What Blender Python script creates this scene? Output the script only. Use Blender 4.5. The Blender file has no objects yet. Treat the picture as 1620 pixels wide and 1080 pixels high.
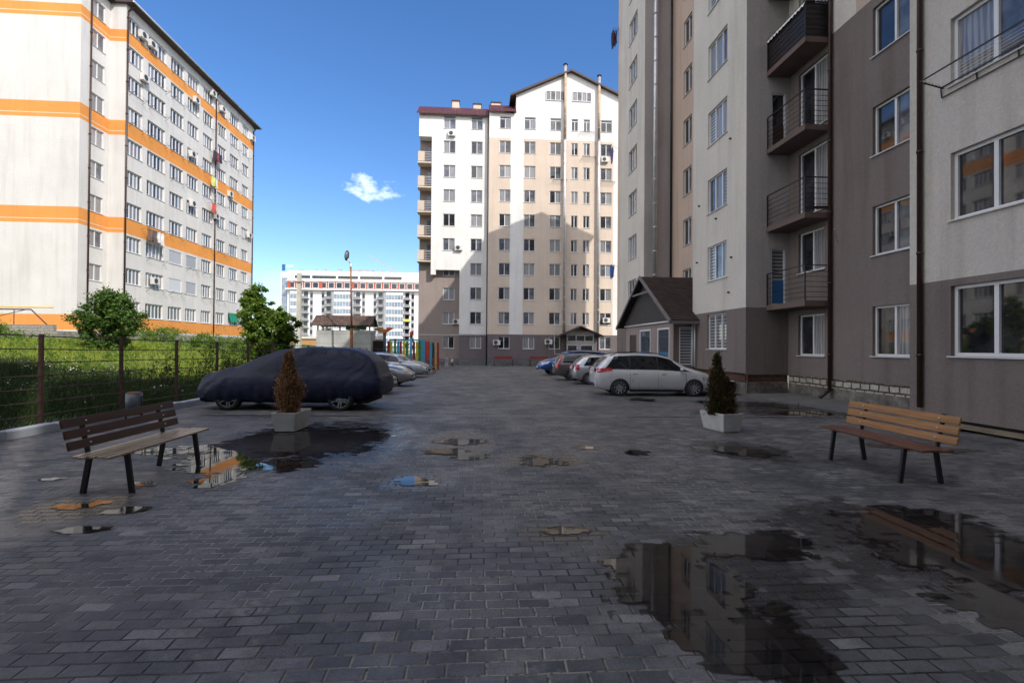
import bpy, bmesh, math, random
import numpy as np
from mathutils import Vector, Matrix
random.seed(7); np.random.seed(7)
R=math.radians
scene=bpy.context.scene
COL=scene.collection
# ------------------------------------------------------------------ camera
F=770.;CX=810.;CY=540.;CA=R(3.94);CP=R(.52);CR=0.0075;H=1.65
def ray(x,y):
    u=(x-CX)/F; v=(CY-y)/F
    c,s=math.cos(CR),math.sin(CR); u,v=(u*c-v*s,u*s+v*c)
    f=math.cos(CP)-v*math.sin(CP); z=math.sin(CP)+v*math.cos(CP)
    return Vector((u*math.cos(CA)+f*math.sin(CA),-u*math.sin(CA)+f*math.cos(CA),z))
def gz(Y): return -.0145*max(0,min(Y,90)-6)
def ground_at(x,y):
    r=ray(x,y); t=-H/r.z
    for i in range(20): t=(gz(r.y*t)-H)/r.z
    return (r.x*t,r.y*t)
def build_camera():
    f=ray(CX,CY); rx=(ray(CX+F,CY)-f).normalized(); up=(ray(CX,CY-F)-f).normalized()
    m=Matrix((( rx.x,up.x,-f.x,0),(rx.y,up.y,-f.y,0),(rx.z,up.z,-f.z,H),(0,0,0,1)))
    cam=bpy.data.cameras.new('camera'); cam.lens=F/1620*36; cam.sensor_width=36; cam.clip_end=6000; cam.clip_start=.05
    o=bpy.data.objects.new('camera',cam); o.matrix_world=m; COL.objects.link(o); scene.camera=o
build_camera()
# ------------------------------------------------------------------ helpers
def tag(o,label=None,cat=None,group=None,kind=None):
    if label: o['label']=label
    if cat: o['category']=cat
    if group: o['group']=group
    if kind: o['kind']=kind
    return o
def empty(name,loc,label=None,cat=None,group=None,rz=0):
    o=bpy.data.objects.new(name,None); o.empty_display_size=.2; o.location=loc; o.rotation_euler=(0,0,rz)
    COL.objects.link(o); return tag(o,label,cat,group)
def link_mesh(name,me,parent=None,loc=(0,0,0),rz=0):
    o=bpy.data.objects.new(name,me); o.location=loc; o.rotation_euler=(0,0,rz); COL.objects.link(o)
    if parent is not None: o.parent=parent
    return o
def fin(bm,name,mats,parent=None,off=None,smooth=False,normals=False):
    """bm in world coordinates when off (parent's location) is given"""
    if normals: bmesh.ops.recalc_face_normals(bm,faces=bm.faces)
    me=bpy.data.meshes.new(name)
    if off is not None: bmesh.ops.translate(bm,verts=bm.verts,vec=-Vector(off))
    bm.to_mesh(me); bm.free()
    for m in (mats if isinstance(mats,(list,tuple)) else [mats]): me.materials.append(m)
    if smooth:
        for p in me.polygons: p.use_smooth=True
    return link_mesh(name,me,parent)
def box(bm,x0,x1,y0,y1,z0,z1,mi=0,M=None):
    vs=[bm.verts.new(M@Vector(p) if M else p) for p in ((x0,y0,z0),(x1,y0,z0),(x1,y1,z0),(x0,y1,z0),(x0,y0,z1),(x1,y0,z1),(x1,y1,z1),(x0,y1,z1))]
    for q in ((0,3,2,1),(4,5,6,7),(0,1,5,4),(1,2,6,5),(2,3,7,6),(3,0,4,7)):
        f=bm.faces.new([vs[i] for i in q]); f.material_index=mi
def bar(bm,p,q,r,n=8,mi=0,r2=None,caps=True):
    p=Vector(p);q=Vector(q);d=(q-p)
    if d.length<1e-6: return
    d.normalize(); a=Vector((0,0,1)) if abs(d.z)<.9 else Vector((1,0,0)); s=d.cross(a).normalized(); t=d.cross(s)
    r2=r if r2 is None else r2
    A=[];B=[]
    for i in range(n):
        th=2*math.pi*(i+.5)/n; o=s*math.cos(th)+t*math.sin(th)
        A.append(bm.verts.new(p+o*r)); B.append(bm.verts.new(q+o*r2))
    for i in range(n):
        f=bm.faces.new((A[i],A[(i+1)%n],B[(i+1)%n],B[i])); f.material_index=mi; f.smooth=n>6
    if caps:
        for L in (A[::-1],B):
            f=bm.faces.new(L); f.material_index=mi
def sqbar(bm,p,q,w,h,mi=0,up=Vector((0,0,1))):
    p=Vector(p);q=Vector(q);d=(q-p).normalized(); s=d.cross(up)
    if s.length<1e-3: s=Vector((1,0,0))
    s.normalize(); t=s.cross(d).normalized()
    vs=[]
    for c in (p,q):
        for a,b in ((-1,-1),(1,-1),(1,1),(-1,1)): vs.append(bm.verts.new(c+s*a*w/2+t*b*h/2))
    for f in ((3,2,1,0),(4,5,6,7),(0,1,5,4),(1,2,6,5),(2,3,7,6),(3,0,4,7)):
        g=bm.faces.new([vs[i] for i in f]); g.material_index=mi
def quad(bm,pts,mi=0):
    f=bm.faces.new([bm.verts.new(p) for p in pts]); f.material_index=mi; return f
def np_mesh(name,verts,faces,mats,mi=None,parent=None,smooth=False):
    """verts Nx3, faces MxK constant K"""
    me=bpy.data.meshes.new(name); verts=np.asarray(verts,dtype=np.float32); faces=np.asarray(faces,dtype=np.int32)
    M,K=faces.shape
    me.vertices.add(len(verts)); me.vertices.foreach_set('co',verts.ravel())
    me.loops.add(M*K); me.loops.foreach_set('vertex_index',faces.ravel())
    me.polygons.add(M); me.polygons.foreach_set('loop_start',np.arange(0,M*K,K,dtype=np.int32))
    if mi is not None: me.polygons.foreach_set('material_index',np.asarray(mi,dtype=np.int32))
    for m in (mats if isinstance(mats,(list,tuple)) else [mats]): me.materials.append(m)
    me.update(calc_edges=True)
    if smooth: me.polygons.foreach_set('use_smooth',np.ones(M,dtype=bool))
    return link_mesh(name,me,parent)
def prism(bm,poly,axis,a,b,mi=0,capmi=None):
    """extrude polygon of 2D points along axis ('x' -> pts (y,z); 'y' -> pts (x,z); 'z' -> pts (x,y))"""
    def P(p,t): return {'x':(t,p[0],p[1]),'y':(p[0],t,p[1]),'z':(p[0],p[1],t)}[axis]
    A=[bm.verts.new(P(p,a)) for p in poly]; B=[bm.verts.new(P(p,b)) for p in poly]; n=len(poly)
    for i in range(n):
        f=bm.faces.new((A[i],A[(i+1)%n],B[(i+1)%n],B[i])); f.material_index=mi
    for L in (A[::-1],B):
        f=bm.faces.new(L); f.material_index=mi if capmi is None else capmi
# ------------------------------------------------------------------ materials
def NT(name):
    m=bpy.data.materials.new(name); m.use_nodes=True; nt=m.node_tree; b=nt.nodes['Principled BSDF']; return m,nt,b
def nd(nt,t,**kw):
    n=nt.nodes.new(t)
    for k,v in kw.items():
        if k in n.inputs: n.inputs[k].default_value=v
        else: setattr(n,k,v)
    return n
def noise(nt,scale,detail=3,vec=None,stretch=None,rough=.55):
    n=nd(nt,'ShaderNodeTexNoise'); n.inputs['Scale'].default_value=scale; n.inputs['Detail'].default_value=detail; n.inputs['Roughness'].default_value=rough
    if vec is None:
        g=nd(nt,'ShaderNodeNewGeometry'); vec=g.outputs['Position']
    if stretch:
        mp=nd(nt,'ShaderNodeMapping'); mp.inputs['Scale'].default_value=stretch; nt.links.new(vec,mp.inputs['Vector']); vec=mp.outputs['Vector']
    nt.links.new(vec,n.inputs['Vector']); return n.outputs['Fac']
def ramp(nt,fac,stops):
    r=nd(nt,'ShaderNodeValToRGB'); e=r.color_ramp.elements
    while len(e)<len(stops): e.new(.5)
    for i,(p,c) in enumerate(stops):
        e[i].position=p; e[i].color=(c,c,c,1) if not isinstance(c,(tuple,list)) else (*c,1)
    nt.links.new(fac,r.inputs['Fac']); return r.outputs['Color']
def mixc(nt,fac,a,b,mode='MIX'):
    n=nd(nt,'ShaderNodeMix',data_type='RGBA',blend_type=mode)
    for s,v in ((0,fac),(6,a),(7,b)):
        if hasattr(v,'default_value') or hasattr(v,'is_output'): nt.links.new(v,n.inputs[s])
        elif isinstance(v,(tuple,list)): n.inputs[s].default_value=(*v[:3],1)
        else: n.inputs[s].default_value=v
    return n.outputs[2]
def math_(nt,op,a,b=None,clamp=False):
    n=nd(nt,'ShaderNodeMath',operation=op,use_clamp=clamp)
    for i,v in enumerate((a,b)):
        if v is None: continue
        if hasattr(v,'is_output'): nt.links.new(v,n.inputs[i])
        else: n.inputs[i].default_value=v
    return n.outputs[0]
def bump(nt,b,h,strength=.3,dist=.01):
    n=nd(nt,'ShaderNodeBump'); n.inputs['Strength'].default_value=strength; n.inputs['Distance'].default_value=dist
    nt.links.new(h,n.inputs['Height']); nt.links.new(n.outputs['Normal'],b.inputs['Normal']); return n
def mat(name,c,rough=.6,var=.12,vs=3.,bs=0,bstr=.25,metal=0,coat=0,spec=None,bdist=.01):
    m,nt,b=NT(name); b.inputs['Roughness'].default_value=rough; b.inputs['Metallic'].default_value=metal
    if coat: b.inputs['Coat Weight'].default_value=coat; b.inputs['Coat Roughness'].default_value=.03
    if spec is not None: b.inputs['Specular IOR Level'].default_value=spec
    if var:
        f=noise(nt,vs,4); lo=tuple(max(0,x*(1-var)) for x in c); hi=tuple(min(1,x*(1+var)) for x in c)
        nt.links.new(ramp(nt,f,[(.3,lo),(.7,hi)]),b.inputs['Base Color'])
    else: b.inputs['Base Color'].default_value=(*c,1)
    if bs: bump(nt,b,noise(nt,bs,3),bstr,bdist)
    return m
def plaster(name,c,stain=.1,bs=22,bstr=.55,bdist=.02):
    m,nt,b=NT(name); b.inputs['Roughness'].default_value=.9; b.inputs['Specular IOR Level'].default_value=.25
    big=noise(nt,.35,4); fine=noise(nt,14,5,rough=.7); streak=noise(nt,1.0,4,stretch=(2.2,2.2,.16))
    c1=ramp(nt,big,[(.3,tuple(x*.93 for x in c)),(.7,tuple(min(1,x*1.05) for x in c))])
    c2=mixc(nt,1.,c1,ramp(nt,fine,[(.25,.84),(.7,1.05)]),'MULTIPLY')
    c3=mixc(nt,1.,c2,ramp(nt,streak,[(.28,(1-stain*1.3,1-stain*1.45,1-stain*1.6)),(.52,1.)]),'MULTIPLY')
    nt.links.new(c3,b.inputs['Base Color'])
    bump(nt,b,noise(nt,bs,4,rough=.7),bstr,bdist)
    return m
M={}
M['cream']=plaster('cream_render',(.68,.635,.57)); M['greige']=plaster('pale_render',(.60,.555,.505),.15,26,.8)
M['taupe']=plaster('taupe_render',(.205,.170,.158),.16,26,.7); M['peach']=plaster('peach_render',(.56,.435,.36))
M['greywall']=plaster('grey_render',(.46,.42,.40)); M['white']=plaster('white_render',(.80,.785,.76),.07)
M['offwhite']=plaster('off_white_render',(.70,.68,.65),.08); M['orange']=plaster('orange_render',(.80,.33,.085),.05)
M['tan']=plaster('tan_render',(.68,.565,.465),.05); M['browngrey']=plaster('brown_grey_render',(.30,.25,.225),.06)
M['plinthdark']=plaster('dark_plinth_render',(.17,.145,.15),.1)
M['whitewin']=mat('white_pvc',(.72,.72,.73),.35,.03)
M['sill']=mat('sill_metal',(.62,.61,.60),.4,.06)
M['black']=mat('black_paint',(.018,.016,.016),.45,.2)
M['brownpipe']=mat('brown_painted_metal',(.045,.022,.018),.4,.2)
M['galv']=mat('galvanised_duct',(.56,.56,.58),.38,.12,2.,metal=.55)
M['rail']=mat('dark_railing',(.022,.018,.018),.45,.2)
M['slab']=plaster('balcony_concrete',(.17,.125,.11),.12,20,.5)
M['fencepost']=mat('rusty_post',(.075,.035,.028),.7,.35,9.,60,.3)
M['rust']=mat('rust',(.22,.085,.035),.85,.4,5.,60,.4)
M['concrete']=mat('concrete',(.33,.32,.30),.85,.18,1.6,35,.45)
M['planter']=mat('planter_concrete',(.50,.495,.475),.8,.14,5.,45,.35)
M['kerb']=mat('kerb_concrete',(.40,.42,.45),.75,.14,1.2,40,.35)
M['acwhite']=mat('white_casing',(.66,.65,.62),.45,.06)
M['acfan']=mat('dark_grille',(.05,.05,.05),.6,.1)
M['darkgap']=mat('dark_void',(.01,.01,.01),.9,0)
M['tyre']=mat('tyre_rubber',(.018,.018,.019),.75,.15,20.)
M['rim']=mat('alloy',(.55,.56,.58),.25,.05,metal=.9)
M['rimdark']=mat('brake_shadow',(.02,.02,.02),.6,0)
M['carblack']=mat('black_plastic',(.02,.02,.021),.5,.1)
M['soil']=mat('soil',(.06,.045,.03),.95,.3,12.,30,.6)
M['greenleaf']=None
def glass(name,c,pattern=None,c2=None,rough=.03,ior=1.75):
    m,nt,b=NT(name); b.inputs['Roughness'].default_value=rough; b.inputs['IOR'].default_value=ior
    tc=nd(nt,'ShaderNodeTexCoord'); oi=nd(nt,'ShaderNodeObjectInfo')
    if pattern:
        sp=nd(nt,'ShaderNodeSeparateXYZ'); nt.links.new(tc.outputs['Object'],sp.inputs[0])
        if pattern=='curtain':
            w=math_(nt,'MULTIPLY',sp.outputs['X'],52.); n=noise(nt,3.,3,tc.outputs['Object'],(3,1,.25)); w=math_(nt,'ADD',w,math_(nt,'MULTIPLY',n,9.)); s=math_(nt,'SINE',w); s=math_(nt,'MULTIPLY',s,.5)
            s=math_(nt,'ADD',s,.5)
            col=ramp(nt,s,[(0.,c),(1.,c2)])
        elif pattern=='blind':
            s=math_(nt,'SINE',math_(nt,'MULTIPLY',sp.outputs['Z'],46.)); s=math_(nt,'ADD',s,.5)
            col=ramp(nt,s,[(.3,c),(.6,c2)])
        else: col=ramp(nt,noise(nt,2.2,3,tc.outputs['Object']),[(.35,c),(.7,c2)])
        v=nd(nt,'ShaderNodeMapRange'); v.inputs['To Min'].default_value=.62; v.inputs['To Max'].default_value=1.15; nt.links.new(oi.outputs['Random'],v.inputs['Value'])
        h=nd(nt,'ShaderNodeVectorMath',operation='SCALE'); nt.links.new(col,h.inputs[0]); nt.links.new(v.outputs[0],h.inputs['Scale'])
        nt.links.new(h.outputs[0],b.inputs['Base Color'])
    else: b.inputs['Base Color'].default_value=(*c,1)
    bump(nt,b,noise(nt,1.1,1),.05,.01)
    return m
GD=glass('window_glass_dark',(.012,.013,.016),'room',(.05,.05,.055))
GC=glass('window_glass_curtain',(.17,.17,.18),'curtain',(.36,.355,.36))
GB=glass('window_glass_blind',(.10,.10,.10),'blind',(.40,.41,.42))
GM=glass('window_glass_mid',(.06,.065,.075),'room',(.17,.18,.21))
GS=glass('window_glass_shutter',(.50,.50,.52),'blind',(.56,.56,.58),.4)
CARG=mat('car_glass',(.006,.007,.009),.03,0,spec=.5)
# ------------------------------------------------------------------ facade tools
class Fr:
    def __init__(s,x,y,deg): s.o=Vector((x,y,0)); s.a=R(deg); s.ux=Vector((math.cos(s.a),math.sin(s.a),0)); s.n=Vector((math.sin(s.a),-math.cos(s.a),0))
    def P(s,u,o,z): return s.o+s.ux*u+s.n*o+Vector((0,0,z))
def facade(bm,fr,u0,u1,z0,z1,holes=(),zone=lambda u,z:0,bu=(),bz=(),rev=.16,off=0.):
    us=sorted({round(v,4) for v in [u0,u1,*bu]+[h[0] for h in holes]+[h[1] for h in holes] if u0-1e-6<=v<=u1+1e-6})
    zs=sorted({round(v,4) for v in [z0,z1,*bz]+[h[2] for h in holes]+[h[3] for h in holes] if z0-1e-6<=v<=z1+1e-6})
    for i in range(len(us)-1):
        uc=(us[i]+us[i+1])/2; run=None
        for j in range(len(zs)-1):
            zc=(zs[j]+zs[j+1])/2
            if any(h[0]<uc<h[1] and h[2]<zc<h[3] for h in holes): continue
            quad(bm,[fr.P(us[i],off,zs[j]),fr.P(us[i+1],off,zs[j]),fr.P(us[i+1],off,zs[j+1]),fr.P(us[i],off,zs[j+1])],zone(uc,zc))
    for a,b,c,d in [h[:4] for h in holes]:
        mi=zone((a+b)/2,(c+d)/2); A=off; B=off-rev
        quad(bm,[fr.P(a,A,c),fr.P(a,A,d),fr.P(a,B,d),fr.P(a,B,c)][::-1],mi)
        quad(bm,[fr.P(b,A,c),fr.P(b,B,c),fr.P(b,B,d),fr.P(b,A,d)][::-1],mi)
        quad(bm,[fr.P(a,A,d),fr.P(b,A,d),fr.P(b,B,d),fr.P(a,B,d)][::-1],mi)
        quad(bm,[fr.P(a,A,c),fr.P(a,B,c),fr.P(b,B,c),fr.P(b,A,c)][::-1],mi)
WM={}
def win_meshes(w,h,panes,gl,rev,tr,fw):
    key=(round(w,2),round(h,2),tuple(panes),tuple(g.name for g in gl),rev,tr,fw)
    if key in WM: return WM[key]
    # frame
    bm=bmesh.new(); y0=rev-.075; y1=rev-.005
    def b(x0,x1,z0,z1,yy=y0): box(bm,x0,x1,yy,y1,z0,z1)
    b(0,w,0,fw); b(0,w,h-fw,h); b(0,fw,fw,h-fw); b(w-fw,w,fw,h-fw)
    tot=sum(panes); xs=[0]; 
    for p in panes: xs.append(xs[-1]+p/tot*w)
    top=h-fw if not tr else h*(1-tr)
    if tr: b(fw,w-fw,top-fw/2,top+fw/2,y0-.002)
    for x in xs[1:-1]: b(x-fw*.6,x+fw*.6,fw,top-(fw/2 if tr else 0),y0-.004)
    me=bpy.data.meshes.new('window'); bm.to_mesh(me); bm.free(); me.materials.append(M['whitewin'])
    bm=bmesh.new()
    for i in range(len(panes)):
        a=max(xs[i],fw*.5)+.0; c=min(xs[i+1],w-fw*.5)
        quad(bm,[(a,y1-.02,fw*.5),(c,y1-.02,fw*.5),(c,y1-.02,top),(a,y1-.02,top)],i)
    mats=list(gl)
    if tr:
        quad(bm,[(fw*.5,y1-.02,top),(w-fw*.5,y1-.02,top),(w-fw*.5,y1-.02,h-fw*.5),(fw*.5,y1-.02,h-fw*.5)],len(mats)); mats.append(gl[0])
    mp=bpy.data.meshes.new('pane'); bm.to_mesh(mp); bm.free()
    for g in mats: mp.materials.append(g)
    bm=bmesh.new(); box(bm,-.05,w+.05,-.055,rev-.08,-.032,-.003)
    ms=bpy.data.meshes.new('sill'); bm.to_mesh(ms); bm.free(); ms.materials.append(M['sill'])
    WM[key]=(me,mp,ms); return WM[key]
def window(parent,ploc,fr,u,z,w,h,panes,gl=None,rev=.16,tr=0,sill=True,fw=.055,off=0.,name='window'):
    if gl is None: gl=[random.choice((GD,GC,GM,GD,GM,GC)) for _ in panes]
    me,mp,ms=win_meshes(w,h,panes,gl,rev,tr,fw)
    o=link_mesh(name,me,parent,fr.P(u,off,z)-Vector(ploc),fr.a)
    link_mesh('pane',mp,o)
    if sill: link_mesh('sill',ms,o)
    return o
def pick(wts=(3,3,1,3)): return random.choices((GD,GC,GB,GM),wts)[0]
# ------------------------------------------------------------------ world and sun
SR,SQ=.79,1.08     # light travels (-SR, 1, -SQ)
def build_light():
    w=bpy.data.worlds.new('World'); scene.world=w; w.use_nodes=True; nt=w.node_tree; bg=nt.nodes['Background']
    d=Vector((SR,-1,SQ)).normalized()           # towards the sun
    el=math.asin(d.z); az=math.atan2(d.x,d.y)
    sky=nd(nt,'ShaderNodeTexSky'); sky.sky_type='NISHITA'; sky.sun_disc=False; sky.sun_elevation=el; sky.sun_rotation=az
    sky.altitude=0; sky.air_density=1.0; sky.dust_density=.7; sky.ozone_density=2.6
    # procedural clouds on the sky, laid out by direction
    g=nd(nt,'ShaderNodeTexCoord'); gen=g.outputs['Generated']
    hs=nd(nt,'ShaderNodeHueSaturation'); hs.inputs['Hue'].default_value=.507; hs.inputs['Saturation'].default_value=1.25; hs.inputs['Value'].default_value=.80; nt.links.new(sky.outputs[0],hs.inputs['Color'])
    col=hs.outputs[0]
    def cloud(px,py,wx,wy,sc,dens,col,thr=.5):
        c=ray(px,py).normalized()
        right=Vector((c.y,-c.x,0)).normalized(); up=right.cross(c).normalized()
        def dot(v,off): 
            n=nd(nt,'ShaderNodeVectorMath',operation='DOT_PRODUCT'); nt.links.new(gen,n.inputs[0]); n.inputs[1].default_value=v; return n.outputs['Value']
        a=math_(nt,'DIVIDE',dot(right,0),wx); b=math_(nt,'DIVIDE',dot(up,0),wy)
        r2=math_(nt,'ADD',math_(nt,'MULTIPLY',a,a),math_(nt,'MULTIPLY',b,b))
        n=noise(nt,sc,6,gen,(1,1,1.6),.62)
        f=math_(nt,'SUBTRACT',math_(nt,'ADD',math_(nt,'MULTIPLY',math_(nt,'SUBTRACT',1.,r2),.55),math_(nt,'MULTIPLY',n,1.5)),thr+.75)
        fr=math_(nt,'GREATER_THAN',dot(c,0),0.)
        f=math_(nt,'MULTIPLY',math_(nt,'MULTIPLY',f,1.9),fr,True); f=math_(nt,'MULTIPLY',f,dens)
        return mixc(nt,f,col,(8.2,8.5,9.2))
    col=cloud(585,297,.070,.034,30.,.68,col,.32)
    col=cloud(500,452,.45,.035,9.,.14,col,.3)
    # unseen broken cloud deck added behind and above the viewer to brighten the shade
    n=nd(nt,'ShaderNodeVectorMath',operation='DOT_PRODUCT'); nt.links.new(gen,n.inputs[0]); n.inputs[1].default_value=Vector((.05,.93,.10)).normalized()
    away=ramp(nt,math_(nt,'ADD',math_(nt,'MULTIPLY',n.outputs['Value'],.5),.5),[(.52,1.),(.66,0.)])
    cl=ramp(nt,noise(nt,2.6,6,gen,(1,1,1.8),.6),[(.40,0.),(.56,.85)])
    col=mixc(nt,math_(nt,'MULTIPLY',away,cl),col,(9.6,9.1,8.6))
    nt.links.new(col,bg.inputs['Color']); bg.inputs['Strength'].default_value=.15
    L=bpy.data.lights.new('sun','SUN'); L.energy=2.45; L.angle=R(.53); L.color=(1,.95,.88)
    o=bpy.data.objects.new('sun',L); o.rotation_euler=(-d).to_track_quat('-Z','Y').to_euler(); o.location=(20,-30,60); COL.objects.link(o)
    vs=scene.view_settings; vs.view_transform='Standard'; vs.look='None'; vs.gamma=1; vs.exposure=EXPO
EXPO=0.80
build_light()
# ------------------------------------------------------------------ ground
def fz(x,y):
    s=min(1,max(0,(-8.6-x)/21.)); s=s*s*(3-2*s)*.65+s*.35
    return (gz(y)+.04)*(1-s)+1.75*s
def paving_material():
    m,nt,b=NT('block_paving'); g=nd(nt,'ShaderNodeNewGeometry'); pos=g.outputs['Position']
    # slight waviness of the courses
    wob=nd(nt,'ShaderNodeTexNoise'); wob.inputs['Scale'].default_value=.7; wob.inputs['Detail'].default_value=3; nt.links.new(pos,wob.inputs['Vector'])
    v=nd(nt,'ShaderNodeVectorMath',operation='MULTIPLY_ADD'); nt.links.new(wob.outputs['Color'],v.inputs[0]); v.inputs[1].default_value=(.075,.05,0); nt.links.new(pos,v.inputs[2])
    wb=nd(nt,'ShaderNodeTexNoise'); wb.inputs['Scale'].default_value=9.; nt.links.new(pos,wb.inputs['Vector'])
    v2=nd(nt,'ShaderNodeVectorMath',operation='MULTIPLY_ADD'); nt.links.new(wb.outputs['Color'],v2.inputs[0]); v2.inputs[1].default_value=(.012,.012,0); nt.links.new(v.outputs[0],v2.inputs[2])
    def brick(mortar,smooth,c1,c2,cm,vec=None):
        k=nd(nt,'ShaderNodeTexBrick'); k.offset=.5; k.inputs['Scale'].default_value=1.; k.inputs['Brick Width'].default_value=.203; k.inputs['Row Height'].default_value=.1035
        k.inputs['Mortar Size'].default_value=mortar; k.inputs['Mortar Smooth'].default_value=smooth; k.inputs['Bias'].default_value=0
        for nme,c in (('Color1',c1),('Color2',c2),('Mortar',cm)): k.inputs[nme].default_value=(*c,1)
        nt.links.new((vec or v2).outputs[0],k.inputs['Vector']); return k
    k=brick(.0065,.15,(0,0,0),(1,1,1),(.5,.5,.5))
    tone=ramp(nt,k.outputs['Color'],[(0.,(.058,.058,.061)),(.3,(.080,.079,.082)),(.65,(.102,.099,.099)),(.9,(.124,.119,.116)),(1.,(.18,.172,.165))])
    # block to block tint and wear
    big=noise(nt,.45,4,pos); mid=noise(nt,3.2,5,pos,rough=.65); fine=noise(nt,70,4,pos,rough=.7)
    tone=mixc(nt,1.,tone,ramp(nt,big,[(.25,.72),(.75,1.32)]),'MULTIPLY')
    tone=mixc(nt,1.,tone,ramp(nt,fine,[(.3,.55),(.7,1.45)]),'MULTIPLY')
    tone=mixc(nt,1.,tone,ramp(nt,mid,[(.3,.62),(.7,1.34)]),'MULTIPLY')
    # sandy deposits on some blocks
    dep=ramp(nt,noise(nt,1.15,5,pos,rough=.7),[(.54,0.),(.68,1.)])
    dep=math_(nt,'MULTIPLY',dep,ramp(nt,noise(nt,16.,4,pos),[(.35,0.),(.62,.8)]))
    tone=mixc(nt,dep,tone,(.25,.235,.215))
    mort=mixc(nt,ramp(nt,noise(nt,.55,4,pos,rough=.6),[(.42,0.),(.54,1.)]),(.008,.008,.009),(.27,.245,.21))
    mort=mixc(nt,ramp(nt,noise(nt,25.,2,pos),[(.5,0.),(.65,1.)]),mort,(.05,.045,.04))
    # wet zones round the puddles: darker and glossier
    sp=nd(nt,'ShaderNodeSeparateXYZ'); nt.links.new(pos,sp.inputs[0]); wet=None
    for (cx,cy,rx,ry) in ((480,705,190,40),(1150,930,190,95),(1540,900,240,120),(720,706,70,26),(1240,648,120,14),(890,842,90,18),(1180,715,75,20),(650,762,60,16),(120,805,90,22),(860,728,80,16)):
        X,Y=ground_at(cx,cy); X2,_=ground_at(cx+rx,cy); _,Ya=ground_at(cx,cy-ry); _,Yb=ground_at(cx,cy+ry); rx=abs(X2-X); ry=abs(Ya-Yb)/2; Y=(Ya+Yb)/2
        a=math_(nt,'MULTIPLY',math_(nt,'SUBTRACT',sp.outputs['X'],X),1/rx); c=math_(nt,'MULTIPLY',math_(nt,'SUBTRACT',sp.outputs['Y'],Y),1/ry)
        q=math_(nt,'SUBTRACT',1.,math_(nt,'ADD',math_(nt,'MULTIPLY',a,a),math_(nt,'MULTIPLY',c,c)))
        wet=q if wet is None else math_(nt,'MAXIMUM',wet,q)
    wn=noise(nt,2.1,6,pos,rough=.7)
    wv=math_(nt,'ADD',wet,math_(nt,'MULTIPLY',math_(nt,'SUBTRACT',wn,.5),2.6)); wv=math_(nt,'ADD',wv,math_(nt,'MULTIPLY',math_(nt,'SUBTRACT',k.outputs['Color'],.5),-.5))
    wv=math_(nt,'MULTIPLY',wv,2.2,True)
    col=mixc(nt,k.outputs['Fac'],tone,mort); col=mixc(nt,math_(nt,'MULTIPLY',wv,.72),col,(.012,.011,.011)); nt.links.new(col,b.inputs['Base Color'])
    damp=ramp(nt,noise(nt,.9,5,pos,rough=.65),[(.38,.42),(.60,.74)]); damp=math_(nt,'MULTIPLY',damp,math_(nt,'SUBTRACT',1.,math_(nt,'MULTIPLY',wv,.62)))
    r=math_(nt,'ADD',damp,math_(nt,'MULTIPLY',math_(nt,'SUBTRACT',fine,.5),.45)); nt.links.new(r,b.inputs['Roughness'])
    b.inputs['Specular IOR Level'].default_value=.42
    # height: rounded block edges, tilt of each block, grain
    kb=brick(.012,1.,(0,0,0),(1,1,1),(.5,.5,.5))
    h=math_(nt,'SUBTRACT',1.,kb.outputs['Fac']); h=math_(nt,'ADD',h,math_(nt,'MULTIPLY',k.outputs['Color'],.28)); h=math_(nt,'ADD',h,math_(nt,'MULTIPLY',fine,.42)); h=math_(nt,'ADD',h,math_(nt,'MULTIPLY',noise(nt,7.,2,pos),.7))
    bump(nt,b,h,1.,.008)
    return m
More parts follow.
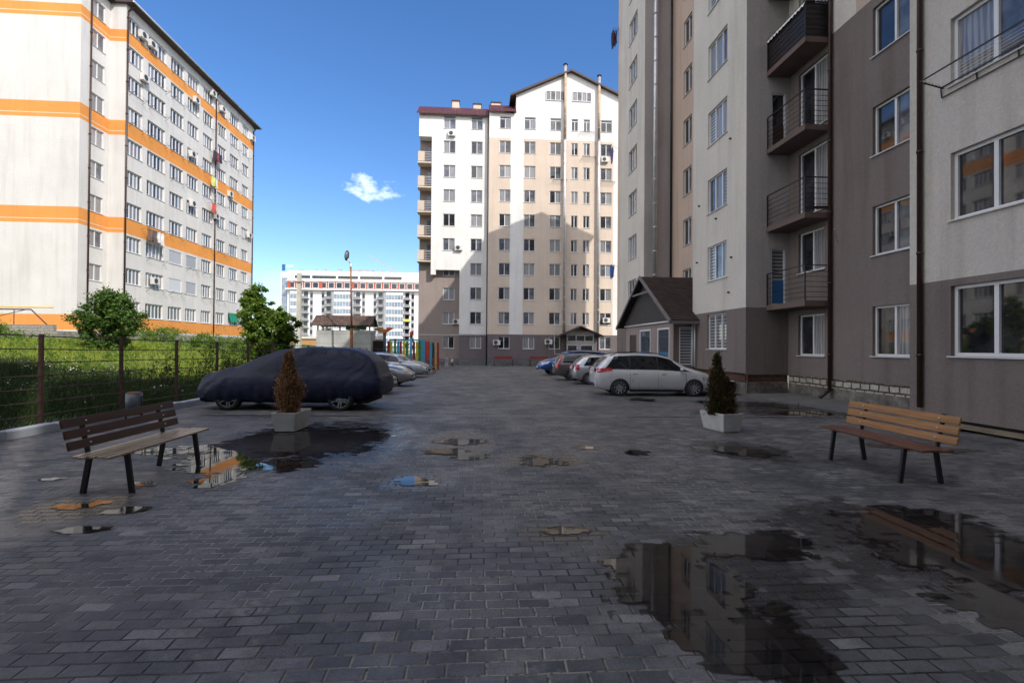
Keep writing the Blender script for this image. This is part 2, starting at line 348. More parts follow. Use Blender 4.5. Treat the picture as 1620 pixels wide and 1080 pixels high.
def build_ground():
    # street paving
    bm=bmesh.new(); ys=[-14+ i*1.0 for i in range(77)]; xs=[-8.12,13.2]
    for a,c in zip(ys[:-1],ys[1:]): quad(bm,[(xs[0],a,gz(a)),(xs[1],a,gz(a)),(xs[1],c,gz(c)),(xs[0],c,gz(c))])
    bmesh.ops.remove_doubles(bm,verts=bm.verts,dist=1e-4)
    PM=paving_material()
    tag(fin(bm,'paving',PM),'dark block paving of the courtyard with damp patches',None,None,'structure')
    # wide base ground
    bm=bmesh.new(); quad(bm,[(-3000,-3000,-1.6),(3000,-3000,-1.6),(3000,4000,-1.6),(-3000,4000,-1.6)])
    tag(fin(bm,'ground',mat('dry_ground',(.12,.11,.07),.95,.3,.05)),None,None,None,'structure')
    # field
    m,nt,b=NT('field_soil'); b.inputs['Roughness'].default_value=.95
    f=noise(nt,.6,5); c=ramp(nt,f,[(.3,(.035,.055,.012)),(.5,(.06,.10,.02)),(.66,(.10,.085,.05))]); nt.links.new(c,b.inputs['Base Color']); bump(nt,b,noise(nt,9,4),.6,.05)
    xs=np.concatenate([[-8.45],np.arange(-9,-90,-1.2)]); ys=np.arange(-14,110,1.5)
    V=[(x,y,fz(x,y)+.02*math.sin(x*1.7+y*.9)*(1 if x<-9 else 0)) for y in ys for x in xs]; n=len(xs)
    Fc=[(j*n+i,(j+1)*n+i,(j+1)*n+i+1,j*n+i+1) for j in range(len(ys)-1) for i in range(n-1)]
    tag(np_mesh('field',V,Fc,m,smooth=True),None,None,None,'structure')
    # kerb (real step) in one-metre stones
    bm=bmesh.new(); y=-3.
    while y<46:
        z0=gz(y)
        prism(bm,[(-8.30,z0-.2),(-8.12,z0-.2),(-8.12,z0+.13),(-8.135,z0+.15),(-8.30,z0+.15)],'y',y,y+.992); y+=1.
    box(bm,-8.46,-8.30,-3,46,-1.,-.0)
    tag(fin(bm,'kerb',M['kerb'],normals=True),None,None,None,'structure')
    # edging strip across the yard and drain slot
    bm=bmesh.new(); x=-8.1
    for (xa,xb) in ((-8.1,-2.9),(-2.3,2.4),(3.,9.6)):
        x=xa
        while x<xb-.01:
            L=min(1.,xb-x); y=12.5-.045*(x+8); z=gz(y)+.004
            quad(bm,[(x,y,z),(x+L-.01,y-.045*L,z),(x+L-.01,y-.045*L+.07,z),(x,y+.07,z)],0)
            quad(bm,[(x,y-.17,z),(x+L,y-.17-.045*L,z),(x+L,y-.045*L-.004,z),(x,y-.004,z)],1); x+=L
    tag(fin(bm,'edging_strip',[mat('strip_concrete',(.22,.215,.21),.8,.3,3.),mat('damp_joint',(.02,.019,.018),.35,.3,4.)]),None,None,None,'structure')
    # footpath under the right hand building, and earth verge
    bm=bmesh.new()
    y=11.15
    while y<17.9:
        y2=min(17.9,y+1.12); z=gz(y)+.06
        prism(bm,[(9.95+.02*math.sin(y*3),z-.3),(11.95,z-.3),(11.95,z+.03),(9.95+.02*math.sin(y*3),z)],'y',y,y2-.012); y=y2
    y=17.92
    while y<30:
        y2=y+1.5; z=gz(y)+.06; box(bm,8.6 if y<21.5 else 8.4,12.3,y,min(y2,30)-.012,z-.3,z+.02); y=y2
    tag(fin(bm,'footpath',mat('path_concrete',(.135,.13,.125),.6,.2,1.1,18,.5),normals=True),None,None,None,'structure')
    bm=bmesh.new(); quad(bm,[(9.85,-13,.012),(10.5,-13,.03),(10.5,11.14,.03),(9.95,11.14,-.062+.074)])
    tag(fin(bm,'verge',mat('sandy_verge',(.20,.16,.10),.9,.3,2.5,30,.6)),None,None,None,'structure')
build_ground()
def build_stain():
    X,Y=ground_at(1112,648); bm=bmesh.new(); vs=[]
    for i in range(28):
        a=i/28*6.283; r=1+.22*math.sin(3*a)+.14*math.sin(7*a+1); x=X+.42*r*math.cos(a); y=Y+.16*r*math.sin(a); vs.append(bm.verts.new((x,y,gz(y)+.0035)))
    bm.faces.new(vs); m,nt,b=NT('red_brick_dust'); b.inputs['Roughness'].default_value=.8; nt.links.new(ramp(nt,noise(nt,9,5,rough=.7),[(.35,(.05,.04,.04)),(.6,(.22,.06,.045))]),b.inputs['Base Color'])
    tag(fin(bm,'stain',m),None,None,None,'structure')
build_stain()
# ------------------------------------------------------------------ puddles
def vnoise(x,y,sc,seed):
    rs=np.random.RandomState(seed); T=rs.rand(256,256); X=x*sc+37.3; Y=y*sc+91.7
    xi=np.floor(X).astype(int); yi=np.floor(Y).astype(int); fx=X-xi; fy=Y-yi; fx=fx*fx*(3-2*fx); fy=fy*fy*(3-2*fy)
    g=lambda a,b:T[a%256,b%256]
    return (g(xi,yi)*(1-fx)+g(xi+1,yi)*fx)*(1-fy)+(g(xi,yi+1)*(1-fx)+g(xi+1,yi+1)*fx)*fy
def build_puddles():
    m,nt,b=NT('standing_water'); b.inputs['IOR'].default_value=1.33
    g=nd(nt,'ShaderNodeNewGeometry'); k=nd(nt,'ShaderNodeTexBrick'); k.offset=.5; k.inputs['Scale'].default_value=1.; k.inputs['Brick Width'].default_value=.203; k.inputs['Row Height'].default_value=.1035; k.inputs['Mortar Size'].default_value=.007; k.inputs['Mortar Smooth'].default_value=.6
    wob=nd(nt,'ShaderNodeTexNoise'); wob.inputs['Scale'].default_value=.7; wob.inputs['Detail'].default_value=3; nt.links.new(g.outputs['Position'],wob.inputs['Vector'])
    v=nd(nt,'ShaderNodeVectorMath',operation='MULTIPLY_ADD'); nt.links.new(wob.outputs['Color'],v.inputs[0]); v.inputs[1].default_value=(.075,.05,0); nt.links.new(g.outputs['Position'],v.inputs[2]); nt.links.new(v.outputs[0],k.inputs['Vector'])
    for nme,c in (('Color1',(.012,.011,.012)),('Color2',(.030,.026,.024)),('Mortar',(.004,.003,.003))): k.inputs[nme].default_value=(*c,1)
    silt=ramp(nt,noise(nt,1.6,5,rough=.65),[(.42,0.),(.66,.85)]); nt.links.new(mixc(nt,silt,k.outputs['Color'],(.030,.024,.019)),b.inputs['Base Color'])
    nt.links.new(ramp(nt,noise(nt,3.1,4),[(.45,.012),(.75,.10)]),b.inputs['Roughness'])
    bump(nt,b,noise(nt,3.,2),.03,.01)
    at=nd(nt,'ShaderNodeAttribute'); at.attribute_name='depth'; dd=math_(nt,'ADD',at.outputs['Fac'],math_(nt,'MULTIPLY',math_(nt,'SUBTRACT',noise(nt,22.,3),.5),.12))
    fac=ramp(nt,dd,[(.02,0.),(.34,.94)]); tr=nd(nt,'ShaderNodeBsdfTransparent'); tr.inputs['Color'].default_value=(.62,.60,.58,1); mx=nd(nt,'ShaderNodeMixShader'); nt.links.new(fac,mx.inputs[0]); nt.links.new(tr.outputs[0],mx.inputs[1]); nt.links.new(b.outputs[0],mx.inputs[2]); nt.links.new(mx.outputs[0],nt.nodes['Material Output'].inputs['Surface'])
    groups={
     'broad puddle round the left planter':[(470,700,150,22),(560,697,55,12),(360,712,70,26),(290,712,90,10),(370,735,60,20),(345,757,34,12),(430,735,70,12)],
     'small puddle reflecting blue sky':[(652,761,26,6),(682,764,10,4)],
     'thin film of water left of centre':[(725,698,45,5),(700,715,35,6),(745,722,28,6)],
     'pair of small dark puddles in mid yard':[(845,728,32,9),(885,731,14,5)],
     'long shallow puddle at yard centre':[(890,841,46,7)],
     'oval puddle in front of the right planter':[(1180,715,42,10)],
     'large dark puddle in the right foreground':[(1090,940,125,60),(1160,1015,140,50),(1190,862,98,24),(1040,890,80,28),(1270,1045,70,38)],
     'dark puddle below the right wall':[(1470,838,115,36),(1560,890,150,66),(1600,965,90,50)],
     'puddle strip along the footpath':[(1215,641,55,5),(1290,654,55,5)],
     'trace of water near the left bench':[(115,801,30,4),(155,797,16,4),(90,757,20,3),(225,765,24,4)],
     'faint damp spot below the left bench':[(200,808,32,6),(130,838,40,5)],
     'thin puddle beside the white minivan':[(1016,632,22,3),(1120,637,20,3)],
     'broken puddle beyond the right bench':[(1500,712,60,5),(1410,706,40,4)],
     'speck of water near the drain':[(1010,716,30,5),(930,708,26,3)],
    }
    for gi,(nm,els) in enumerate(groups.items()):
        E=[]
        for (cx,cy,rx,ry) in els:
            X,Y=ground_at(cx,cy); X2,_=ground_at(cx+rx,cy); _,Ya=ground_at(cx,cy-ry); _,Yb=ground_at(cx,cy+ry)
            E.append((X,(Ya+Yb)/2,abs(X2-X),abs(Ya-Yb)/2))
        st=.02 if E[0][1]<9 else .035
        x0=min(e[0]-e[2]*1.4 for e in E); x1=max(e[0]+e[2]*1.4 for e in E); y0=min(e[1]-e[3]*1.4 for e in E); y1=max(e[1]+e[3]*1.4 for e in E)
        x0=max(x0,-8.05)
        xs=np.arange(x0,x1,st); ys=np.arange(y0,y1,st); X,Y=np.meshgrid(xs,ys)
        f=np.full(X.shape,-9.)
        row=np.floor(Y/.1035); bx=(X+np.where(row%2==0,0,.1015))/.203; XC=(np.floor(bx)+.5)*.203-np.where(row%2==0,0,.1015); YC=(row+.5)*.1035
        XM=X*.35+XC*.65; YM=Y*.35+YC*.65
        for (a,c,rx,ry) in E: f=np.maximum(f,1-((XM-a)/rx)**2-((YM-c)/ry)**2)
        n=vnoise(X,Y,1.7,3+gi)*.55+vnoise(X,Y,4.5,50+gi)*.35+vnoise(X,Y,13,90+gi)*.3-.58
        # blocks stand a little proud of the joints
        ex=np.abs(bx-np.round(bx))*.203; ey=np.abs(Y/.1035-np.round(Y/.1035))*.1035
        cell=(np.sin(row*12.9898+np.floor(bx)*78.233)*43758.5)%1.
        br=-np.clip(np.minimum(ex,ey)/.018,0,1)*.22-(cell-.5)*.62
        f=f+n*1.7+br+.10
        vid={}; V=[]; FF=[]; DP=[]
        def vert(k,p,d=0.):
            if k not in vid: vid[k]=len(V); V.append((p[0],p[1],gz(p[1])+.0045)); DP.append(d)
            return vid[k]
        ny,nx=f.shape; pos=f>0
        any4=pos[:-1,:-1]|pos[1:,:-1]|pos[:-1,1:]|pos[1:,1:]
        for j,i in zip(*np.nonzero(any4)):
            cs=[(i,j),(i+1,j),(i+1,j+1),(i,j+1)]; poly=[]
            for q in range(4):
                a=cs[q]; c=cs[(q+1)%4]; fa=f[a[1],a[0]]; fb=f[c[1],c[0]]
                if fa>0: poly.append(vert(a,(xs[a[0]],ys[a[1]]),float(fa)))
                if (fa>0)!=(fb>0):
                    t=fa/(fa-fb); k=('e',min(a,c),max(a,c)); poly.append(vert(k,(xs[a[0]]+(xs[c[0]]-xs[a[0]])*t,ys[a[1]]+(ys[c[1]]-ys[a[1]])*t)))
            if len(poly)>=3: FF.append(poly)
        if not FF: continue
        me=bpy.data.meshes.new('puddle'); me.from_pydata(V,[],FF); me.materials.append(m); at=me.attributes.new('depth','FLOAT','POINT'); at.data.foreach_set('value',DP)
        tag(link_mesh('puddle',me),nm,'puddle',None,'structure')
build_puddles()
# ------------------------------------------------------------------ right hand apartment block
def ac_unit(fr,u,off,z,label,w=.8,h=.55,d=.3):
    p=fr.P(u,off,z); e=empty('air_conditioner',p,label,'air conditioner','air conditioner boxes on the walls',fr.a)
    bm=bmesh.new(); box(bm,0,w,-d-.06,-.06,0,h); o=fin(bm,'casing',M['acwhite'],e)
    bm=bmesh.new(); bar(bm,(w*.38,-d-.062,h*.5),(w*.38,-d-.075,h*.5),h*.40,20,0); fin(bm,'fan_grille',M['acfan'],e)
    bm=bmesh.new(); box(bm,.08,.12,-d-.06,0,-.06,-.004); box(bm,w-.12,w-.08,-d-.06,0,-.06,-.004); fin(bm,'bracket',M['acwhite'],e)
    return e
def masonry(name,c1,c2,cm,bw,rh,ms=.02,vert=True):
    m,nt,b=NT(name); b.inputs['Roughness'].default_value=.9
    g=nd(nt,'ShaderNodeNewGeometry'); sp=nd(nt,'ShaderNodeSeparateXYZ'); nt.links.new(g.outputs['Position'],sp.inputs[0])
    cb=nd(nt,'ShaderNodeCombineXYZ'); nt.links.new(math_(nt,'ADD',sp.outputs['X'],sp.outputs['Y']),cb.inputs[0]); nt.links.new(sp.outputs['Z'],cb.inputs[1])
    n=nd(nt,'ShaderNodeTexNoise'); n.inputs['Scale'].default_value=3.; nt.links.new(g.outputs['Position'],n.inputs['Vector'])
    v=nd(nt,'ShaderNodeVectorMath',operation='MULTIPLY_ADD'); nt.links.new(n.outputs['Color'],v.inputs[0]); v.inputs[1].default_value=(.12,.10,0); nt.links.new(cb.outputs[0],v.inputs[2])
    k=nd(nt,'ShaderNodeTexBrick'); k.inputs['Scale'].default_value=1.; k.inputs['Brick Width'].default_value=bw; k.inputs['Row Height'].default_value=rh; k.inputs['Mortar Size'].default_value=ms; k.inputs['Mortar Smooth'].default_value=.4
    for nme,c in (('Color1',c1),('Color2',c2),('Mortar',cm)): k.inputs[nme].default_value=(*c,1)
    nt.links.new(v.outputs[0],k.inputs['Vector'])
    c=mixc(nt,1.,k.outputs['Color'],ramp(nt,noise(nt,11,5,rough=.7),[(.3,.6),(.7,1.25)]),'MULTIPLY'); nt.links.new(c,b.inputs['Base Color'])
    h=math_(nt,'ADD',math_(nt,'SUBTRACT',1.,k.outputs['Fac']),math_(nt,'MULTIPLY',noise(nt,18,4),.6)); bump(nt,b,h,1.,.03); return m
M['stone']=masonry('white_stone_blocks',(.50,.47,.41),(.40,.36,.30),(.10,.075,.05),.36,.21,.03)
M['brick']=masonry('raw_brick',(.16,.070,.040),(.10,.05,.032),(.05,.04,.03),.25,.085,.01)
M['blockwall']=masonry('concrete_blocks',(.36,.33,.29),(.30,.275,.25),(.17,.155,.14),.40,.21,.012)
M['stonebase']=masonry('grey_stone_base',(.20,.20,.20),(.14,.15,.15),(.09,.09,.09),.55,.28,.02)
def build_right():
    loc=Vector((10.45,11,0)); root=empty('apartment_building',loc,'tall grey and cream apartment block with dark railed balconies, filling the right side','building')
    mats=[M['taupe'],M['greige'],M['cream'],M['peach'],M['greywall'],M['tan'],M['roofdark'],M['slab']]
    bm=bmesh.new(); TOP=31.5
    frs={}
    # S1 nearest wall
    s1=Fr(10.45,11.13,-90); h1=[]
    for i in range(10):
        for uu in (1.03,5.3,10.6,15.9): h1.append((uu,uu+1.95,1.5+3.0*i,3.05+3.0*i if i==0 else 3.0+3.0*i))
    facade(bm,s1,0,25.1,.10,TOP,h1,lambda u,z:0 if z<3.2 else 1,bz=(3.2,),rev=.17)
    s1b=Fr(11.9,11.13,180); facade(bm,s1b,0,1.45,.10,TOP,(),lambda u,z:0 if z<3.2 else 1,bz=(3.2,))
    # S2 recessed wall
    s2=Fr(11.9,17.96,-90); h2=[]
    for i in range(10):
        h2.append((17.96-13.95,17.96-12.5,1.43+3.02*i,2.92+3.02*i))
        if i<2: h2.append((17.96-17.38,17.96-16.0,1.38+3.03*i,2.86+3.03*i))
        else: h2.append((17.96-17.38,17.96-15.85,6.5+3.0*(i-2),8.85+3.0*(i-2)))
    facade(bm,s2,0,6.83,.62,TOP,h2,lambda u,z:0 if z<12.3 else (2 if u<3.35 else 3),bz=(12.3,),bu=(3.35,),rev=.17)
    # S3 return wall with the balcony doors
    s3=Fr(10.2,17.96,0); h3=[(1.01,1.57,3.30+3*(i-1),5.47+3*(i-1)) for i in (1,3,5,7)]
    facade(bm,s3,0,1.7,.62,TOP,h3,lambda u,z:0 if z<3.2 else 4,bz=(3.2,),rev=.1)
    # S4 projecting bay
    s4=Fr(10.2,22.6,-90); h4=[(22.6-21.1,22.6-19.42,1.58+3.0*i,3.1+3.0*i) for i in range(10)]
    facade(bm,s4,0,4.64,.66,TOP,h4,lambda u,z:0 if z<3.2 else 2,bz=(3.2,),rev=.15)
    facade(bm,Fr(12.2,22.6,180),0,2.,.66,TOP,(),lambda u,z:0 if z<3.2 else 2,bz=(3.2,))
    # S6 pink recess, S7 grey return, S8 far bay
    s6=Fr(12.2,30.15,-90); h6=[(30.15-28.4,30.15-27.25,4.7+2.98*i,6.25+2.98*i) for i in range(9)]
    facade(bm,s6,0,7.55,.3,TOP,h6,lambda u,z:3,rev=.16)
    s7=Fr(10.4,30.1,0); facade(bm,s7,0,1.8,.3,TOP,(),lambda u,z:4)
    s8=Fr(10.4,36.0,-90); h8=[(36-33.35,36-31.6,1.64+3.0*i,3.2+3.0*i) for i in range(10)]
    facade(bm,s8,0,5.9,-.5,TOP-1.2,h8,lambda u,z:0 if z<3.2 else (5 if u<.7 else 2),bu=(.7,),bz=(3.2,),rev=.16)
    # remaining outer walls, end section further back
    facade(bm,Fr(13.4,36.0,180),0,3.0,-.5,TOP-1.2,(),lambda u,z:2)
    facade(bm,Fr(13.4,44.0,-90),0,8.,-.6,TOP,(),lambda u,z:2)
    facade(bm,Fr(25.4,44.0,180),0,12.,-.6,TOP,(),lambda u,z:2)
    facade(bm,Fr(25.4,-14,90),0,58.,-.6,TOP,(),lambda u,z:2)
    facade(bm,Fr(10.45,-14,0),0,14.95,-.1,TOP,(),lambda u,z:1)
    # gable triangle of the far end
    f=bm.faces.new([bm.verts.new(p) for p in ((13.4,44.0,TOP),(19.4,44.0,TOP+2.5),(25.4,44.0,TOP))]); f.material_index=2
    fin(bm,'wall',mats,root,loc)
    # roof
    bm=bmesh.new()
    prism(bm,[(12.8,TOP-.02),(19.4,TOP+2.75),(26.0,TOP-.02),(26.0,TOP-.2),(12.8,TOP-.2)],'y',35.9,44.5)
    prism(bm,[(9.75,TOP+.03),(17.9,TOP+2.9),(26.0,TOP+.03),(26.0,TOP-.17),(9.75,TOP-.17)],'y',-14.5,30.2)
    prism(bm,[(9.95,TOP-1.17),(14.5,TOP-.2),(14.5,TOP-1.4),(9.95,TOP-1.35)],'y',30.2,36.3)
    fin(bm,'roof',M['roofdark'],root,loc,normals=True)
    # windows
    k=0
    for a,b,c,d in h1[:]:
        g=[GM,GM] if (a<2) else None
        if a<2:
            fl=int((c-1)/3)
            g={0:[GD,GD],1:[GD,GD],2:[GC,GM],3:[GC,GC]}.get(fl,[GM,GC])
        window(root,loc,s1,a,c,b-a,d-c,(.88,1.07),g or [pick(),pick()],.17,fw=.075)
    for a,b,c,d in h2:
        if a>3 : window(root,loc,s2,a,c,b-a,d-c,(1.,1.),[GD,random.choice((GD,GC,GM))],.17,fw=.06)
        else: window(root,loc,s2,a,c,b-a,d-c,(1.,.95),[GD,random.choice((GB,GC,GC))],.17,fw=.06)
    for i,(a,b,c,d) in enumerate(h3):
        o=window(root,loc,s3,a,c,b-a,d-c,(1.,),[GD if i else GB],.1,fw=.045,sill=False,name='balcony_door')
        bm=bmesh.new(); box(bm,.045,.515,.045,.075,.06,.95); q=fin(bm,'door_panel',mat('blue_door_panel',(.02,.13,.33),.4,.05) if i==0 else M['brownpipe'],o)
    for a,b,c,d in h4: window(root,loc,s4,a,c,b-a,d-c,(1.,1.,.85),[pick((1,2,3,2)) for _ in range(3)],.15,fw=.055)
    for a,b,c,d in h6: window(root,loc,s6,a,c,b-a,d-c,(1.,1.),[GD,GM],.16)
    for a,b,c,d in h8: window(root,loc,s8,a,c,b-a,d-c,(1.,1.,1.),[pick() for _ in range(3)],.16)
    # plinths
    bm=bmesh.new(); facade(bm,s2,0,6.83,.30,.62,(),off=-.03); facade(bm,s3,-.0,1.7,.33,.62,(),lambda u,z:1,off=-.05); facade(bm,s4,0,4.7,.3,.66,(),lambda u,z:1,off=-.05)
    facade(bm,s2,0,6.83,-.3,.30,(),lambda u,z:2,off=-.01); facade(bm,s3,0,1.7,-.3,.33,(),lambda u,z:2,off=-.02); facade(bm,s4,0,4.7,-.3,.3,(),lambda u,z:2,off=-.02)
    facade(bm,s1,0,25,-.2,.10,(),lambda u,z:3,off=-.06)
    facade(bm,s6,0,7.5,-.5,.3,(),lambda u,z:2,off=-.02)
    for fr,a in ((s2,6.83),(s3,1.7),(s4,4.64)): quad(bm,[fr.P(0,0,.621),fr.P(a,0,.621),fr.P(a,-.06,.621),fr.P(0,-.06,.621)][::-1],3)
    pc,nt,b=NT('stained_plinth'); b.inputs['Roughness'].default_value=.8
    nt.links.new(ramp(nt,noise(nt,2.2,6,rough=.7),[(.3,(.05,.043,.035)),(.5,(.13,.12,.10)),(.72,(.26,.245,.21))]),b.inputs['Base Color']); bump(nt,b,noise(nt,14,4),.6,.03)
    fin(bm,'plinth',[M['stone'],M['brick'],pc,M['darkgap']],root,loc)
    # balconies: slab, railing
    for i in range(1,10):
        zt=3.27+3.0*(i-1); e=bpy.data.objects.new('balcony',None); COL.objects.link(e); e.parent=root; e.location=Vector((11.01,15.75,zt))-loc
        off=Vector((11.01,15.75,zt))
        bm=bmesh.new(); box(bm,11.01,11.897,15.75,17.957,zt-.19,zt); fin(bm,'slab',M['slab'],e,off)
        bm=bmesh.new(); x=11.03;ya=15.77;yb=17.93; T=1.2
        for p in ((x,ya),(x,yb),(11.87,ya)): sqbar(bm,(p[0],p[1],zt-.12),(p[0],p[1],zt+T),.035,.035)
        sqbar(bm,(x,ya,zt+T),(x,yb,zt+T),.045,.03); sqbar(bm,(x,ya,zt+T),(11.88,ya,zt+T),.045,.03)
        for kk in range(6):
            z=zt+.12+kk*.175; bar(bm,(x,ya,z),(x,yb,z),.009,5); bar(bm,(x,ya,z),(11.88,ya,z),.009,5)
        fin(bm,'railing',M['rail'],e,off)
        if i==4:
            bm=bmesh.new()
            for kk in range(9):
                z=zt+.02+kk*.13; box(bm,x+.03,x+.045,ya+.03,yb,z,z+.122); box(bm,x+.03,11.86,ya+.03,ya+.045,z,z+.122)
            fin(bm,'screen',mat('brown_slats',(.018,.013,.013),.55,.3,4.),e,off)
            bm=bmesh.new(); n=40
            for kk in range(n):
                y0=ya+(yb-ya)*kk/n; y1=ya+(yb-ya)*(kk+1)/n; f0=.05*abs(math.sin(kk*.31*math.pi))+.02*math.sin(kk*1.7); f1=.05*abs(math.sin((kk+1)*.31*math.pi))+.02*math.sin((kk+1)*1.7)
                quad(bm,[(x-.05,y0,zt+T-.10-f0),(x-.05,y1,zt+T-.10-f1),(x+.0,y1,zt+T+.04),(x+.0,y0,zt+T+.04)]); quad(bm,[(x,y0,zt+T+.04),(x,y1,zt+T+.04),(x+.07,y1,zt+T-.02),(x+.07,y0,zt+T-.02)])
            fin(bm,'cover_sheet',M['white'],e,off)
        if i==2:
            bm=bmesh.new(); sqbar(bm,(11.06,15.82,zt+.16),(11.84,15.82,zt+.20),.16,.05); fin(bm,'shelf',M['brownpipe'],e,off)
    bm=bmesh.new(); box(bm,9.6,10.14,18.7,20.2,-.2,.30,0); box(bm,9.55,10.16,18.65,20.25,.301,.33,1); fin(bm,'light_well',[M['darkgap'],M['whitewin']],root,loc)
    # drainpipes and ducts
    def pipe(x,y,z0,z1,r,m,nm='drainpipe',clips=True,foot=None):
        bm=bmesh.new(); bar(bm,(x,y,z0),(x,y,z1),r,10)
        z=z0+1.2
        while clips and z<z1: bar(bm,(x,y,z),(x,y,z+.05),r*1.25,10); z+=2.4 if clips is True else clips
        if foot: bar(bm,(x,y,z0+.02),(x+foot[0],y+foot[1],z0-.22),r,10)
        return fin(bm,nm,m,root,loc)
    pipe(10.37,10.78,.28,TOP,.055,M['brownpipe'])
    pipe(11.80,15.62,.22,TOP,.06,M['brownpipe'],foot=(-.35,0))
    pipe(12.1,30.02,3,TOP,.055,M['black'])
    pipe(11.0,29.8,4.9,TOP,.15,M['galv'],'ventilation_duct',1.5)
    pipe(10.08,22.35,.75,2.9,.035,M['whitewin']); pipe(10.08,22.12,.75,2.9,.035,M['whitewin'])
    # small wall fittings
    for (y,z) in ((20.3,7.2),(19.0,5.3),(19.1,10.15),(22.1,5.6),(21.9,8.2),(19.2,3.9)):
        bm=bmesh.new(); bar(bm,(10.2,y,z),(10.12,y,z),.04,8); fin(bm,'vent',M['acfan'],root,loc)
    bm=bmesh.new(); bar(bm,(11.9,15.4,5.2),(11.3,14.75,5.45),.012,6); fin(bm,'bracket',M['galv'],root,loc)
    # laundry rack on the near wall, third floor
    e=bpy.data.objects.new('drying_rack',None); COL.objects.link(e); e.parent=root; o=Vector((10.45,10.1,7.2)); e.location=o-loc
    bm=bmesh.new(); X0=9.9; z=7.55; ya,yb=10.28,7.9
    sqbar(bm,(10.45,ya,z),(X0,ya,z+.12),.02,.03); sqbar(bm,(10.45,yb,z),(X0,yb,z+.12),.02,.03); sqbar(bm,(X0,ya,z+.12),(X0,yb,z+.12),.02,.03)
    sqbar(bm,(10.40,ya,z),(10.40,yb,z),.02,.03); sqbar(bm,(10.42,ya,z-.22),(10.42,yb,z-.22),.02,.02); 
    for y in (ya,9.5,8.7,yb): sqbar(bm,(10.42,y,z-.22),(10.40,y,z),.02,.02)
    fin(bm,'rack_frame',M['black'],e,o)
    bm=bmesh.new()
    for kk in range(6):
        t=(kk+.5)/6.5; x=10.45+(X0-10.45)*t; zz=z+.12*t; bar(bm,(x,ya,zz),(x,yb,zz),.004,4)
        bar(bm,(x,ya,zz+.02),(x,ya-.03,zz+.02),.022,8)
    fin(bm,'line',M['acwhite'],e,o)
    # decoration in the window behind the rack
    return root
M['roofdark']=mat('dark_roof_sheet',(.055,.035,.032),.6,.2,2.)
RIGHT=build_right()
def build_gatehouse():
    loc=Vector((9.2,22.45,-.2)); root=empty('porch',loc,'small gabled entrance porch with steep brown shingle roof, projecting from the right block','porch')
    mats=[M['greywall'],M['taupe']]
    m,nt,b=NT('porch_render'); M['porch']=plaster('porch_render',(.33,.27,.25),.1)
    fr=Fr(9.2,29.9,-90); fs=Fr(9.2,22.45,0)
    holes=[(29.9-24.55,29.9-22.95,.05,2.6),(29.9-27.3,29.9-25.55,.05,2.6),(29.9-29.1,29.9-27.85,-.1,2.35)]
    bm=bmesh.new(); facade(bm,fr,0,7.45,-.4,2.95,holes,rev=.08); facade(bm,fs,0,1.0,-.4,2.95,[(.28,.92,.82,2.6)],lambda u,z:1,rev=.06); facade(bm,Fr(12.2,29.9,180),0,3.,-.4,2.95,())
    fin(bm,'wall',[M['porch'],M['taupe']],root,loc)
    gl=glass('door_glass',(.025,.05,.075),'room',(.07,.10,.13))
    for (a,b_,c,d) in holes[:2]:
        o=window(root,loc,fr,a,c,b_-a,d-c,(1.,),[gl],.08,sill=False,fw=.08,name='glazed_door')
        bm=bmesh.new(); box(bm,.08,b_-a-.08,.045,.06,.1,1.35); fin(bm,'door_panel',mat('blue_panel',(.03,.12,.26),.35,.1),o)
    a,b_,c,d=holes[2]
    bm=bmesh.new(); p=[fr.P(a,-.04,c),fr.P(b_,-.04,c),fr.P(b_,-.04,d),fr.P(a,-.04,d)]; quad(bm,p); fin(bm,'door',M['brownpipe'],root,loc)
    window(root,loc,fs,.28,.82,.64,1.78,(1.,),[GB],.06,sill=False,fw=.045)
    # roof
    shm=masonry('brown_shingles',(.060,.036,.024),(.032,.020,.015),(.012,.008,.006),.22,.14,.006)
    bm=bmesh.new(); Z=5.5; ym=26.15; y0=21.85; y1=30.55; ze=2.9; t=.10; xf=8.78; xb=12.18
    for (ya,yb) in ((y0,ym),(ym,y1)):
        za,zb=(ze,Z) if ya==y0 else (Z,ze)
        nrow=22
        for r in range(nrow):
            u0=r/nrow; u1=(r+1)/nrow; lo=.012 if ya==y0 else -.012
            A=(ya+(yb-ya)*u0, za+(zb-za)*u0); B=(ya+(yb-ya)*u1, za+(zb-za)*u1)
            up0=.028 if ya==y0 else 0; up1=0 if ya==y0 else .028
            ff=quad(bm,[(xf,A[0],A[1]+up0),(xb,A[0],A[1]+up0),(xb,B[0],B[1]+up1),(xf,B[0],B[1]+up1)])
            if ya==y0: quad(bm,[(xf,A[0],A[1]-.01),(xb,A[0],A[1]-.01),(xb,A[0],A[1]+up0),(xf,A[0],A[1]+up0)])
        quad(bm,[(xf,ya,za-t),(xb,ya,za-t),(xb,yb,zb-t),(xf,yb,zb-t)][::-1])
    fin(bm,'roof',shm,root,loc)
    bm=bmesh.new(); gm=mat('grey_fascia',(.16,.14,.14),.6,.1)
    sqbar(bm,(xf-.02,y0-.02,ze-.04),(xf-.02,ym,Z-.04),.05,.17,up=Vector((1,0,0))) if False else None
    for (ya,za,yb,zb) in ((y0-.05,ze-.05,ym,Z+.02),(y1+.05,ze-.05,ym,Z+.02)):
        quad(bm,[(xf-.03,ya,za-.14),(xf-.03,yb,zb-.16),(xf-.03,yb,zb+.02),(xf-.03,ya,za+.03)][::(1 if ya>ym else -1)])
        quad(bm,[(xf-.03,ya,za+.03),(xf-.03,yb,zb+.02),(xf+.05,yb,zb+.035),(xf+.05,ya,za+.045)])
        quad(bm,[(xf-.03,ya,za-.14),(xf-.03,yb,zb-.16),(xf+.03,yb,zb-.16),(xf+.03,ya,za-.14)])
